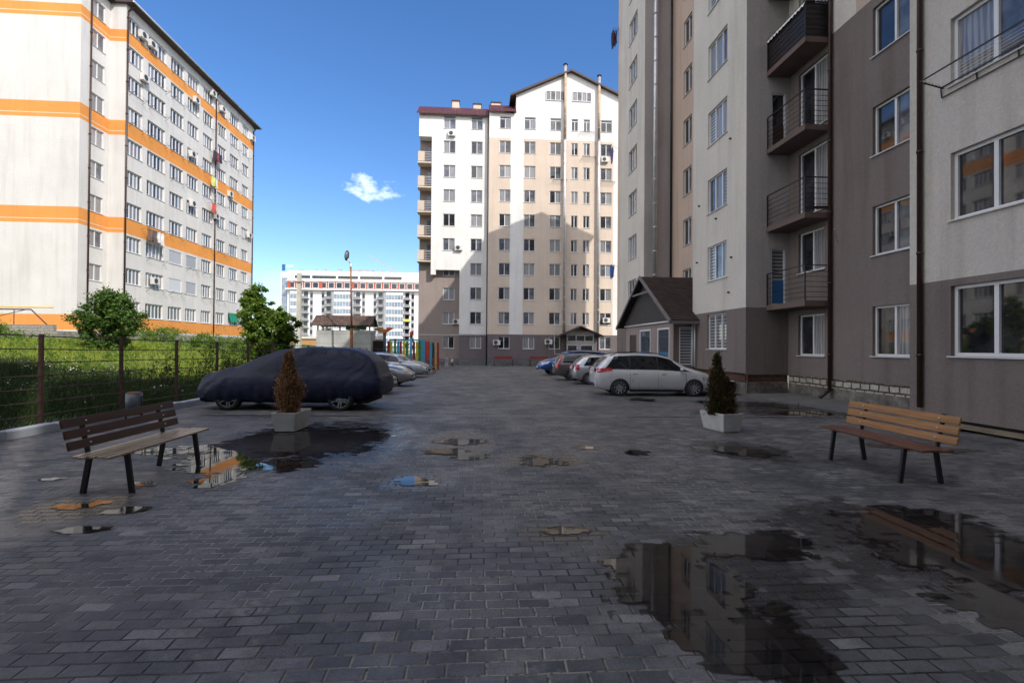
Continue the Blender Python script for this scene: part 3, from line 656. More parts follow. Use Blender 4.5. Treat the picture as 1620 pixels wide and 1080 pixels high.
    sqbar(bm,(xf+.05,24.9,4.55),(xf+.05,27.4,4.55),.06,.1)
    sqbar(bm,(xf+.02,y0,ze-.1),(xb-2,y0,ze-.1),.03,.14)
    fin(bm,'fascia',gm,root,loc)
    bm=bmesh.new(); f=bm.faces.new([bm.verts.new(p) for p in ((9.15,29.9,2.95),(9.15,22.45,2.95),(9.15,22.45,3.15),(9.15,26.15,5.3),(9.15,29.9,3.1))]); fin(bm,'gable_boarding',mat('dark_boarding',(.045,.036,.034),.7,.2,4.),root,loc)
    bm=bmesh.new(); bar(bm,(9.12,29.9,2.88),(9.12,22.4,2.88),.045,8); fin(bm,'pipe',M['whitewin'],root,loc)
    ac_unit(Fr(9.2,31.2,-90),.25,-1.1,2.0,'white air conditioner at the left end of the shingled porch')
build_gatehouse()
# ------------------------------------------------------------------ building closing the far end
def build_far():
    YB=59.4; YA=60.0; loc=Vector((1,YB,-.8)); root=empty('apartment_building',loc,'cream and beige ten storey block with a brown gable at the far end','building')
    mats=[M['white'],M['tan'],M['browngrey'],M['plinthdark'],M['stonebase'],M['offwhite']]
    bm=bmesh.new(); fa=Fr(-7.45,YA,0); fb=Fr(1.12,YB,0); fl=Fr(-7.45,YA+.8,0)
    zs=[1.29+3.0*i for i in range(10)]
    cols=((-4.45,-3.02),(-1.08,.32))
    H=[(a+7.45,b+7.45,z,z+1.5) for a,b in cols for z in zs if not(a<-4 and z<11)]
    HL=[(-4.45+7.45,-3.02+7.45,z,z+1.5) for z in zs if z<11]
    # upper part, from x=-5.9; balcony column is set back; lower taupe part is set back too
    facade(bm,fa,1.55,5.06,10.9,30.2,H,lambda u,z:0)
    facade(bm,fa,5.06,8.6,-.9,30.2,H,lambda u,z:(4 if z<.0 else 3) if z<3.05 else 0,bz=(0.,3.05,))
    facade(bm,fa,0,1.55,27.2,30.2,(),lambda u,z:0)
    facade(bm,fl,0,5.06,-.9,11.9,HL,lambda u,z:(4 if z<0. else 2),bz=(0.,))
    facade(bm,Fr(-7.45,YA+1.3,0),0,1.6,11.9,27.2,(),lambda u,z:2)
    facade(bm,Fr(-5.9,YA+1.3,-90),0,1.3,10.9,30.2,(),lambda u,z:0)                # side of upper volume
    facade(bm,Fr(-2.39,YA+.8,-90),0,.8,-.9,10.9,(),lambda u,z:3 if z<3.05 else 0,bz=(3.05,))
    quad(bm,[(-5.9,YA,10.9),(-2.39,YA,10.9),(-2.39,YA+.8,10.9),(-5.9,YA+.8,10.9)][::-1],0)
    quad(bm,[(-7.45,YA,27.2),(-5.9,YA,27.2),(-5.9,YA+1.3,27.2),(-7.45,YA+1.3,27.2)][::-1],0)
    box(bm,-5.9,-5.3,YA+.005,YA+.9,10.3,10.9,0)
    facade(bm,Fr(-7.45,72,-90),0,72-YA-1.3,-.9,30.2,(),lambda u,z:1)
    facade(bm,Fr(-7.45,YA+1.3,-90),.0,1.3,27.2,30.2,(),lambda u,z:0)
    # section B
    HB=[]
    for a,b in ((2.38,3.78),(5.42,6.82),(8.61,10.02),(14.95,16.38),(18.6,20.)): HB+=[(a-1.12,b-1.12,z,z+1.5) for z in zs]
    for a,b in ((11.27,12.10),(12.78,13.6)): HB+=[(a-1.12,b-1.12,z,z+1.5) for z in zs[1:]]
    def zb(u,z):
        x=u+1.12
        if z<.0: return 4
        if z<3.05: return 3
        if z>27.1 or 3.72<x<5.36 or x>16.6: return 0
        return 1
    facade(bm,fb,0,22,-.9,30.2,HB,zb,bu=(2.6,4.24,15.48),bz=(0.,3.05,27.1))
    f=bm.faces.new([bm.verts.new((x,YB,z)) for x,z in ((4.4,30.2),(18.9,30.2),(18.9,32.1),(11.15,35.5),(4.4,32.75))]); f.material_index=0
    facade(bm,Fr(1.12,YB+12,-90),0,12,-.9,30.2,(),lambda u,z:(3 if z<3.05 else 1),bz=(3.05,)); facade(bm,Fr(23.1,72,180),0,30,-.9,30.2,(),lambda u,z:1); facade(bm,Fr(23.1,YB,90),0,12,-.9,30.2,(),lambda u,z:1)
    quad(bm,[(4.4,YB+9,30.2),(4.4,YB,30.2),(4.4,YB,32.75),(4.4,YB+9,32.75)],0)
    fin(bm,'wall',mats,root,loc)
    for (a,b,c,d) in H: window(root,loc,fa,a,c,b-a,d-c,(1.,1.),[pick(),pick()],tr=.2 if c>28 else 0,fw=.07)
    for (a,b,c,d) in HL: window(root,loc,fl,a,c,b-a,d-c,(1.,1.),[pick(),pick()],fw=.07)
    for (a,b,c,d) in HB:
        if a<16.5: window(root,loc,fb,a,c,b-a,d-c,(1.,1.),[pick(),pick()],tr=.2 if (c>28) else 0,fw=.07)
    for x in (8.05,11.35): window(root,loc,fb,x-1.12,31.95,2.4,1.2,(1.,1.,1.,1.),[GC,GM,GC,GM],rev=-.02,fw=.07,sill=False)
    # balconies at the left end
    for i in range(5):
        z=12.0+3.02*i; o=Vector((-7.45,YA,z)); e=bpy.data.objects.new('balcony',None); COL.objects.link(e); e.parent=root; e.location=o-loc
        bm=bmesh.new(); box(bm,-7.6,-5.91,YA-.12,YA+1.29,z-.16,z); fin(bm,'slab',M['tan'],e,o)
        bm=bmesh.new()
        for zz in np.arange(z+.12,z+1.2,.13): box(bm,-7.55,-6.75,YA-.08,YA-.05,zz,zz+.115)
        fin(bm,'screen',M['tan'],e,o)
        bm=bmesh.new()
        for zz in np.arange(z+.2,z+1.2,.2): bar(bm,(-6.75,YA-.06,zz),(-5.93,YA-.06,zz),.02,4)
        bar(bm,(-7.55,YA-.06,z+1.2),(-5.93,YA-.06,z+1.2),.03,4); fin(bm,'railing',M['sill'],e,o)
        bm=bmesh.new(); quad(bm,[(-6.55,YA+1.28,z),(-5.95,YA+1.28,z),(-5.95,YA+1.28,z+2.2),(-6.55,YA+1.28,z+2.2)]); fin(bm,'balcony_door',GM,e,o)
    # roofs
    tm,nt,b=NT('metal_roof_tiles'); b.inputs['Roughness'].default_value=.4
    g=nd(nt,'ShaderNodeNewGeometry'); sp=nd(nt,'ShaderNodeSeparateXYZ'); nt.links.new(g.outputs['Position'],sp.inputs[0])
    w=math_(nt,'SINE',math_(nt,'MULTIPLY',sp.outputs['X'],28.)); w2=math_(nt,'FRACT',math_(nt,'MULTIPLY',sp.outputs['Z'],3.6)); hgt=math_(nt,'ADD',math_(nt,'MULTIPLY',w,.5),w2); bump(nt,b,hgt,1.,.05)
    nt.links.new(ramp(nt,noise(nt,2.,3),[(.3,(.085,.026,.024)),(.7,(.13,.04,.036))]),b.inputs['Base Color'])
    bm=bmesh.new()
    prism(bm,[(YA-.45,30.0),(YA+2.3,32.0),(YA+2.3,31.7),(YA-.45,29.85)],'x',-7.7,1.05); prism(bm,[(YB-.45,30.35),(YB+2.2,32.2),(YB+2.2,31.9),(YB-.45,30.2)],'x',1.06,4.39)
    box(bm,-7.7,4.39,YA+2.3,72,31.6,31.95)
    fin(bm,'tiled_roof',tm,root,loc,normals=True)
    bm=bmesh.new()
    for (xa,za,xb,zb_) in ((3.65,32.35,11.15,35.75),(19.4,32.0,11.15,35.75)):
        pts=[(xa,za),(xb,zb_),(xb,zb_-.24),(xa,za-.24)]; prism(bm,pts,'y',YB-.5,YB+10)
    fin(bm,'gable_roof',M['roofdark'],root,loc,normals=True)
    for xa,xb,z in ((-3.6,-2.7,32.9),(-.9,0.1,32.6),(1.4,2.6,32.9)):
        bm=bmesh.new(); box(bm,xa,xb,YA+2.4,YA+3.4,31.9,z); box(bm,xa-.08,xb+.08,YA+2.3,YA+3.5,z-.01,z+.12,1); fin(bm,'chimney',[M['tan'],M['roofdark']],root,loc)
    for x,z1 in ((10.42,36.3),(14.66,35.1)):
        bm=bmesh.new(); bar(bm,(x,YB-.32,3.1),(x,YB-.32,z1),.17,12)
        z=3.1
        while z<z1: bar(bm,(x,YB-.32,z),(x,YB-.32,z+.06),.19,12); z+=1.5
        bar(bm,(x,YB-.32,z1),(x,YB-.32,z1+.18),.3,12,1,.12); bar(bm,(x,YB-.32,27),(x,YB-.32,z1-1.4),.172,12,2)
        fin(bm,'flue_pipe',[M['galv'],M['black'],mat('stained_flue',(.42,.30,.20),.6,.35,1.2)],root,loc)
    bm=bmesh.new(); bar(bm,(.98,YB+.2,-.8),(.98,YB+.2,30),.07,8); fin(bm,'drainpipe',M['black'],root,loc)
    # entrance canopy
    Y0=57.2; e=bpy.data.objects.new('entrance_canopy',None); COL.objects.link(e); e.parent=root; o=Vector((12.3,Y0,-.7)); e.location=o-loc
    bm=bmesh.new()
    for (xa,za,xb,zb_) in ((9.6,2.95,12.2,4.1),(14.95,2.95,12.2,4.1)): prism(bm,[(xa,za),(xb,zb_),(xb,zb_-.14),(xa,za-.14)],'y',Y0,YB)
    fin(bm,'canopy_roof',M['roofdark'],e,o,normals=True)
    for x in (10.35,14.25):
        bm=bmesh.new(); box(bm,x-.06,x+.06,Y0+.3,Y0+.42,-.8,3.05); fin(bm,'post',M['black'],e,o)
    bm=bmesh.new(); box(bm,10.6,14.0,YB-1.2,YB-1.1,-.8,3.5); fin(bm,'porch_wall',M['greywall'],e,o)
    ff=Fr(10.6,YB-1.2,0)
    oo=window(root,loc,ff,.1,2.25,3.2,.75,(1.,1.,1.),[GD,GD,GD],rev=-.01,sill=False); window(root,loc,ff,.1,-.1,1.2,1.9,(1.,),[GD],rev=-.01,sill=False,name='entrance_door'); window(root,loc,ff,1.7,-.7,1.5,2.5,(1.,),[GD],rev=-.01,sill=False,name='entrance_door')
    # light conduit
    bm=bmesh.new(); x0,x1,za,zb2=9.3,12.6,.65,4.3
    for p,q in (((9.35,.7),(9.35,4.25)),((9.35,.7),(11.,.7)),((9.35,4.25),(12.5,4.25))): bar(bm,(p[0],YB-.05,p[1]),(q[0],YB-.05,q[1]),.035,5)
    fin(bm,'conduit',M['sill'],root,loc)
    bm=bmesh.new(); bar(bm,(-7.4,YA-.03,2.95),(1.,YA-.03,2.95),.035,5); fin(bm,'conduit',M['sill'],root,loc)
    for fr,x,z,l in ((fb,1.75,1.75,'white air conditioner beside the black drainpipe on the far block'),(fb,8.1,1.9,'white air conditioner left of the far entrance canopy'),(fb,15.3,4.6,'white air conditioner right of the far entrance canopy, in sunlight'),
        (fl,-3.2,4.3,'white air conditioner under the second floor window by the taupe corner'),(fa,-3.9,27.3,'white air conditioner under the top left window of the far block'),(fa,-2.95,13.3,'white air conditioner right of a window above the taupe corner'),(fb,15.0,24.5,'white air conditioner high between the flue pipe and the right edge')):
        ac_unit(fr,x-fr.o.x,0,z,l,.9,.6)
    # small drying racks
    for x,z in ((12.3,28.1),(12.6,25.0),(9.,22.1),(15.,22.)):
        bm=bmesh.new()
        for q in range(4): bar(bm,(x,YB-.1-.13*q,z),(x+1.7,YB-.1-.13*q,z),.012,4)
        for xx in (x,x+1.7): bar(bm,(xx,YB,z-.15),(xx,YB-.5,z),.018,4)
        fin(bm,'drying_rack',M['black'],root,loc)
build_far()
# ------------------------------------------------------------------ orange banded block, left
def build_left():
    X2=-33.; X1=-34.4; YE=44.2; YN=47.5; TOP=33.6; loc=Vector((X2,YN,1)); root=empty('apartment_building',loc,'long white apartment block with orange bands on the left beyond the field','building')
    bands=[(2.75,4.08),(11.9,13.32),(20.98,22.36),(29.72,30.84)]
    def zone(u,z):
        if any(a<z<b for a,b in bands): return 1
        return 0
    bz=[v for b in bands for v in b]
    bm=bmesh.new()
    fe=Fr(-60,YE,0); facade(bm,fe,0,60+X1,1.,TOP,(),zone,bz=bz)
    fs=Fr(X1,YE,90); zt=[5.6,8.7,11.72,14.85,17.9,20.85,23.9,26.85,29.6,32.35]
    hs=[(45.35-YE,46.9-YE,z-1.5,z) for z in zt]; facade(bm,fs,0,YN-YE,1.,TOP,hs,zone,bz=bz)
    fn=Fr(X1,YN,0); facade(bm,fn,0,X2-X1,1.,TOP,(),zone,bz=bz)
    fm=Fr(X2,YN,90); YEND=73.2
    cols=[(47.9,49.9),(50.6,53.35),(54.15,56.5),(57.2,59.35),(60.3,62.4),(63.55,65.6),(66.6,68.9),(69.9,71.8)]
    hm=[(a-YN,b-YN,z-1.48,z) for a,b in cols for z in zt]
    hv=[(a-YN,b-YN,2.0,2.45) for a,b in ((54,58.5),(59.5,63.6),(64.5,68),(69,72.5))]
    facade(bm,fm,0,YEND-YN,1.,TOP,hm+hv,zone,bz=bz,rev=.2)
    facade(bm,Fr(X2,YEND,180),0,14,1.,TOP,(),zone,bz=bz); facade(bm,Fr(-60,YEND,-90),0,YEND-YE,1,TOP,(),zone,bz=bz)
    # thin white lines inside the bands
    fin(bm,'wall',[M['offwhite'],M['orange']],root,loc)
    bm=bmesh.new()
    for a,b in bands[1:]:
        z=a+.33
        for fr,L in ((fe,60+X1),(fs,YN-YE),(fn,X2-X1)): 
            quad(bm,[fr.P(0,.004,z),fr.P(L,.004,z),fr.P(L,.004,z+.06),fr.P(0,.004,z+.06)])
    fin(bm,'painted_line',mat('pale_line_paint',(.80,.62,.45),.8,.05),root,loc)
    bm=bmesh.new()
    for a,b,c,d in hv: quad(bm,[fm.P(a,-.19,c),fm.P(b,-.19,c),fm.P(b,-.19,d),fm.P(a,-.19,d)])
    fin(bm,'vent_opening',M['darkgap'],root,loc)
    for a,b,c,d in hs: window(root,loc,fs,a,c,b-a,d-c,(1.,1.),[GC,random.choice((GM,GC))],fw=.07)
    for a,b,c,d in hm:
        ci=[i for i,q in enumerate(cols) if abs(q[0]-YN-a)<.01][0]; fl=min(range(10),key=lambda q:abs(zt[q]-d))
        n=5 if ci in (1,) else 4
        if ci in (2,3) and fl in (1,2): window(root,loc,fm,a,c,b-a,d-c,(1.,),[GS],.08,fw=.07); continue
        window(root,loc,fm,a,c,b-a,d-c,(1.,)*n,[random.choice((GD,GM,GC,GC,GD)) for _ in range(n)],.2,fw=.085)
    # roof
    bm=bmesh.new()
    prism(bm,[(X2+.75,TOP-.15),(-46,TOP+4.5),(-61,TOP-.15),(-61,TOP-.4),(X2+.75,TOP-.35)],'y',YN-.3,YEND+.8)
    prism(bm,[(X1+.6,TOP-.12),(-46,TOP+4.2),(-61,TOP-.12),(-61,TOP-.3),(X1+.6,TOP-.3)],'y',YE-.7,YN-.3)
    fin(bm,'roof',M['roofdark'],root,loc,normals=True)
    bm=bmesh.new(); bar(bm,(X2+.8,YN-.3,TOP-.25),(X2+.8,YEND+.8,TOP-.25),.09,8); fin(bm,'gutter',M['galv'],root,loc)
    for x,y in ((X1+.09,45.2),(X2+.09,47.62),(X2+.09,63.0),(X2+.09,73.1)):
        bm=bmesh.new(); bar(bm,(x,y,1.2),(x,y,TOP-1),.075,8); bar(bm,(x,y,TOP-1),(x+.6,y+.2,TOP-.2),.075,8)
        for z in np.arange(2,TOP-1,3.): bar(bm,(x,y,z),(x,y,z+.08),.11,8)
        fin(bm,'drainpipe',M['brownpipe'],root,loc)
    # drying racks below windows
    rnd=random.Random(5)
    for ci,(a,b) in enumerate(cols):
        for fl in range(10):
            if rnd.random()<.5:
                z=zt[fl]-1.55; bm=bmesh.new()
                for y in (a+.1,b-.1):
                    bar(bm,(X2,y,z-.35),(X2+.55,y,z+.02),.014,4); bar(bm,(X2,y,z),(X2+.6,y,z+.03),.014,4)
                for q in range(3): bar(bm,(X2+.15+.2*q,a+.1,z+.02),(X2+.15+.2*q,b-.1,z+.02),.006,4)
                fin(bm,'drying_rack',M['black'],root,loc)
    # roller shade over a window, green curtain
    bm=bmesh.new(); 
    n=24
    for k in range(n): 
        y0=66.6+2.3*k/n; y1=66.6+2.3*(k+1)/n; f0=.03*math.sin(k*2.1); f1=.03*math.sin((k+1)*2.1)
        quad(bm,[(X2+.35+f0,y0,4.55),(X2+.35+f1,y1,4.55),(X2+.04,y1,5.75),(X2+.04,y0,5.75)])
    o=fin(bm,'awning',mat('green_awning',(.01,.20,.11),.6,.15),root,loc)
    for (y,z,l) in ((49.0,31.2,'first of two air conditioners under the top corner windows of the banded block'),(50.3,31.1,'second of two air conditioners under the top corner windows of the banded block'),(49.3,27.2,'air conditioner under the second highest corner window of the banded block'),
        (51.2,7.6,'low air conditioner under a window near the corner of the banded block'),(57.6,17.3,'air conditioner in mid wall of the banded block'),(58,29.4,'air conditioner under the orange top band, mid wall'),(62.6,17.2,'air conditioner beside the middle drainpipe of the banded block'),
        (63.8,31.2,'air conditioner right of the middle drainpipe, under the top windows'),(65.9,21.,'air conditioner between the fifth and sixth column of windows'),(71.4,16.8,'air conditioner near the far corner, mid height'),(72.,31.0,'air conditioner at the far top corner of the banded block'),(57.4,22.9,'air conditioner above mid wall beside a drying rack'),(61.5,32.,'air conditioner close under the eaves of the banded block')):
        ac_unit(fm,y-YN,0,z,l,.95,.68,.36)
    # laundry
    cloths=[((50.,12.9,'brown and white bedding hanging from a window of the banded block'),[(.16,.10,.08),(.10,.09,.10),(.6,.6,.6),(.65,.62,.62)]),((61.6,25.3,'dark clothes hanging high beside the middle drainpipe'),[(.03,.03,.05),(.25,.05,.05),(.02,.03,.08)]),((61.3,22.0,'pale yellow laundry hanging from a mid wall window'),[(.5,.6,.2),(.55,.55,.5)]),((61.5,18.8,'red and white laundry hanging below the yellow laundry'),[(.5,.08,.05),(.5,.4,.4)])]
    for (y,z,l),cs in cloths:
        e=empty('laundry',(X2+.5,y,z),l,'laundry','laundry hanging out of windows')
        for k,c in enumerate(cs):
            V=[];Fc=[];nx,nz=7,8; w=.62; hgt=1.1+.3*math.sin(k*3.)
            for j in range(nz):
                for i in range(nx): V.append((.12*math.sin(i*1.3+k)+.1*(j/nz)**2*math.sin(k+i), k*.66+w*i/(nx-1)+.04*math.sin(j*1.1),-hgt*j/(nz-1)*(1+.06*math.sin(i*2.))))
            for j in range(nz-1):
                for i in range(nx-1): Fc.append((j*nx+i,j*nx+i+1,(j+1)*nx+i+1,(j+1)*nx+i))
            np_mesh('cloth',V,Fc,mat('cloth_%d'%k,c,.9,.1),parent=e,smooth=True)
        bm=bmesh.new(); bar(bm,(0,-.1,.02),(0,.66*len(cs)+.1,.02),.012,5); bar(bm,(0,-.1,.02),(-.5,-.1,-.1),.012,5); fin(bm,'rod',M['black'],e)
build_left()
def build_edge_laundry():
    for (py0,py1,cs,l) in ((52,80,[(.02,.02,.03),(.45,.03,.04),(.02,.05,.06)],'dark and red clothes hanging high on the far corner of the right block'),(238,262,[(.16,.10,.28)],'purple cloth hanging on the far corner of the right block'),(423,445,[(.03,.10,.40),(.5,.5,.55)],'blue and white clothes hanging low on the far corner of the right block')):
        r=ray(980,py0); t=36.1/r.y; z1=H+r.z*t; r2=ray(980,py1); z0=H+r2.z*36.1/r2.y; n=len(cs)
        e=empty('laundry',(10.4,36.1,z1),l,'laundry','laundry hanging out of windows')
        bm=bmesh.new(); bar(bm,(0,-.2,.03),(-.42,-.2,.22),.012,5); bar(bm,(0,.5,.03),(-.42,.5,.22),.012,5); bar(bm,(-.40,-.2,.21),(-.40,.5,.21),.01,5); bar(bm,(-.2,-.2,.12),(-.2,.5,.12),.01,5); fin(bm,'rod',M['black'],e)
        for k,c in enumerate(cs):
            V=[];nx,nz=8,9; hg=(z1-z0)*(1-.15*k); x=-.40+.13*k
            for j in range(nz):
                for i in range(nx): V.append((x+.03*math.sin(i*1.4+j*.5+k),-.15+.6*i/(nx-1),.2-.13*k*.4-hg*j/(nz-1)*(1+.05*math.sin(i*2.))))
            np_mesh('cloth',V,[(j*nx+i,j*nx+i+1,(j+1)*nx+i+1,(j+1)*nx+i) for j in range(nz-1) for i in range(nx-1)],mat('edge_cloth',c,.9,.1),parent=e,smooth=True)
build_edge_laundry()
# ------------------------------------------------------------------ unseen block added behind the viewer to shade the near field
def build_shade_block():
    loc=Vector((-20,-14.2,0)); root=empty('apartment_building',loc,'unseen apartment block added behind the viewpoint to cast shade over the near field','building')
    bm=bmesh.new(); f=Fr(10.4,-14.2,180); hs=[(u,u+1.6,1.4+3*i,2.9+3*i) for u in np.arange(3,50,5.2) for i in range(10)]
    facade(bm,f,0,60.4,-.3,37.5,hs,lambda u,z:0 if z<3.2 else 1,bz=(3.2,)); facade(bm,Fr(10.4,-26,90),0,11.8,-.3,37.5,(),lambda u,z:1); facade(bm,Fr(-50,-14.2,-90),0,11.8,-.3,37.5,(),lambda u,z:1); facade(bm,Fr(-50,-26,0),0,60.4,-.3,37.5,(),lambda u,z:1)
    fin(bm,'wall',[M['taupe'],M['cream']],root,loc)
    bm=bmesh.new()
    for h in hs: quad(bm,[f.P(h[0],-.15,h[2]),f.P(h[1],-.15,h[2]),f.P(h[1],-.15,h[3]),f.P(h[0],-.15,h[3])])
    fin(bm,'glazing',GM,root,loc)
    bm=bmesh.new(); prism(bm,[(-13.6,37.4),(-20,39.5),(-26.6,37.4)],'x',-50.6,10.4); fin(bm,'roof',M['roofdark'],root,loc,normals=True)
build_shade_block()
# ------------------------------------------------------------------ far white block, crane
def build_white():
    Y=205.; X0=-81.3; X1=-78.2; XE=-24.; loc=Vector((-50,Y,-1)); root=empty('apartment_building',loc,'distant white block with a red top band, glass bays and a blue roof sign','building')
    W=mat('bright_white_render',(.80,.79,.77),.8,.03,.3); REDM=mat('brick_red_panel',(.42,.085,.05),.7,.1); GR=mat('grey_panel',(.35,.36,.38),.6,.1)
    bm=bmesh.new(); box(bm,X1,XE,Y,Y+14,-1.6,31.8,0); box(bm,X0,X1-.01,Y+1,Y+14,-1.6,31.2,0)
    fin(bm,'wall',[W],root,loc)
    bm=bmesh.new(); box(bm,X1-.4,XE+.3,Y-1.6,Y-.01,23.9,24.5,0); box(bm,X1-.4,XE+.3,Y-.5,Y-.01,27.6,27.9,0); fin(bm,'cornice',W,root,loc)
    bm=bmesh.new(); box(bm,X1,XE,Y-.12,Y-.01,24.6,27.3,0); fin(bm,'red_band',REDM,root,loc)
    bm=bmesh.new(); x=X1+3
    for w in (6,9.5,8,9,7,8):
        if x+w<XE: box(bm,x,x+w,Y-.25,Y-.02,28.9,29.9,0); x+=w+.9
    fin(bm,'attic_window',GD,root,loc)
    RG=mat('rail_grey',(.25,.25,.26),.5,.1); YS=mat('yellow_screen',(.75,.55,.03),.6,.1); lb=mat('pale_blue_glazing',(.24,.30,.37),.12,.3,.5,spec=1.)
    n=17; p=(XE-X1)/n
    for i in range(n):
        x=X1+i*p+.55; bm=bmesh.new(); box(bm,x-.12,x+p-.85,Y-.2,Y-.125,24.8,27.2,0); o=fin(bm,'window',M['whitewin'],root,loc)
        bm=bmesh.new(); box(bm,x+.1,x+p-1.05,Y-.24,Y-.201,24.95,27.05,0); q=fin(bm,'pane',GD,o,loc)
        if i in (0,4,8): bm=bmesh.new(); box(bm,x-.55,x+.7,Y-.3,Y-.13,24.7,27.2); fin(bm,'red_panel',REDM,root,loc)
    # lower storeys: pattern of bays
    x=X1+1.5; seq=['G','g','B','s','W','s','B','g','G','G','g','B','s','W','s','B','g','G','G','B','s','W']
    pos={'G':3.6,'g':.9,'B':2.9,'s':1.6,'W':3.0}
    for c in seq:
        w=pos[c]
        if x+w>XE: break
        if c=='G':
            bm=bmesh.new(); box(bm,x,x+w-.15,Y-1.2,Y-.01,-1.,23.4)
            fin(bm,'glass_bay',lb,root,loc)
            bm=bmesh.new()
            for k in range(8): box(bm,x-.02,x+w-.13,Y-1.24,Y-1.2,22.3-3*k,23.3-3*k)
            for xx in (x,x+w*.33,x+w*.66,x+w-.2): box(bm,xx,xx+.1,Y-1.26,Y-1.24,-1,23.4)
            fin(bm,'bay_frame',W,root,loc)
        elif c=='g':
            bm=bmesh.new(); box(bm,x,x+w,Y-1.,Y-.01,-1,23.4); fin(bm,'grey_pier',GR,root,loc)
        elif c=='B':
            bm=bmesh.new(); box(bm,x+.6,x+w-.7,Y-.1,Y-.01,-1,23.4); fin(bm,'balcony_glazing',GD,root,loc)
            for k in range(8):
                bm=bmesh.new(); box(bm,x-.1,x+w-.05,Y-1.6,Y-.11,20.3-3*k,20.55-3*k); box(bm,x+.2,x+w-.3,Y-1.6,Y-1.55,20.54-3*k,21.4-3*k,2 if (k==3 and -36<x<-30) else 1)
                fin(bm,'balcony',[GR,RG,YS],root,loc)
        elif c=='s':
            bm=bmesh.new(); box(bm,x+.2,x+1.3,Y-.06,Y-.01,-1,23.4,0)
            for k in range(8): box(bm,x+.25,x+1.25,Y-.1,Y-.061,20.9-3*k,22.6-3*k,1)
            fin(bm,'window_strip',[GR,GD],root,loc)
        x+=w
    bm=bmesh.new(); box(bm,X0+.5,X1-.6,Y+.8,Y+.99,-1,29); fin(bm,'corner_glazing',lb,root,loc)
    rn=random.Random(3); bm=bmesh.new()
    for k in range(9):
        xx=X1+3+k*5.2+rn.random()*3; h=.4+rn.random()*1.; box(bm,xx,xx+.5+rn.random()*1.8,Y+2,Y+4,31.8,31.8+h)
    box(bm,-55,-45,Y+4,Y+9,31.8,33.4); fin(bm,'roof_unit',GR,root,loc)
    # roof sign
    sg=empty('roof_sign',(-80.2,Y+1,31.3),'small blue and white sign standing on the roof corner of the distant block','sign')
    bm=bmesh.new(); box(bm,-.7,.5,0,.3,.6,3.2); fin(bm,'panel',mat('sign_blue',(.02,.12,.30),.5,.05),sg)
    t=bpy.data.curves.new('letters','FONT'); t.body='AVIE'; t.size=1.5; t.extrude=.06
    to=bpy.data.objects.new('tmp',t); COL.objects.link(to); dg=bpy.context.evaluated_depsgraph_get(); me=bpy.data.meshes.new_from_object(to.evaluated_get(dg)); bpy.data.objects.remove(to)
    me.transform(Matrix.Translation((.9,0,2.0))@Matrix.Rotation(R(90),4,'X')); me.materials.clear(); me.materials.append(W); link_mesh('lettering',me,sg)
    bm=bmesh.new(); sqbar(bm,(1.,.2,0),(1.,.2,3),.08,.08); sqbar(bm,(3.5,.2,0),(3.5,.2,3),.08,.08); sqbar(bm,(-.1,.2,0),(-.1,.2,3),.1,.1); fin(bm,'support',GR,sg)
    # crane
    e=empty('tower_crane',(-95,520,-1),'faint tower crane jib rising behind the distant white block','crane')
    def at(x,y,Y): r=ray(x,y); t=Y/r.y; return Vector((r.x*t,Y,H+r.z*t))
    a=at(583,405,520); b=at(628,432,520); c=at(628,440,520); CM=mat('crane_paint',(.50,.44,.44),.6,.1)
    bm=bmesh.new(); nseg=16; prev=None
    for k in range(nseg+1):
        t=k/nseg; p=a.lerp(b,t); q=p+Vector((0,0,2.)); 
        if prev: 
            for u,v in ((prev[0],p),(prev[1],q),(prev[0],q)): bar(bm,u,v,.22,4)
        prev=(p,q)
    fin(bm,'jib',CM,e,(-95,520,-1))
    bm=bmesh.new(); sqbar(bm,(b.x,520,-1),(b.x,520,b.z+3),1.6,1.6); fin(bm,'mast',CM,e,(-95,520,-1))
build_white()
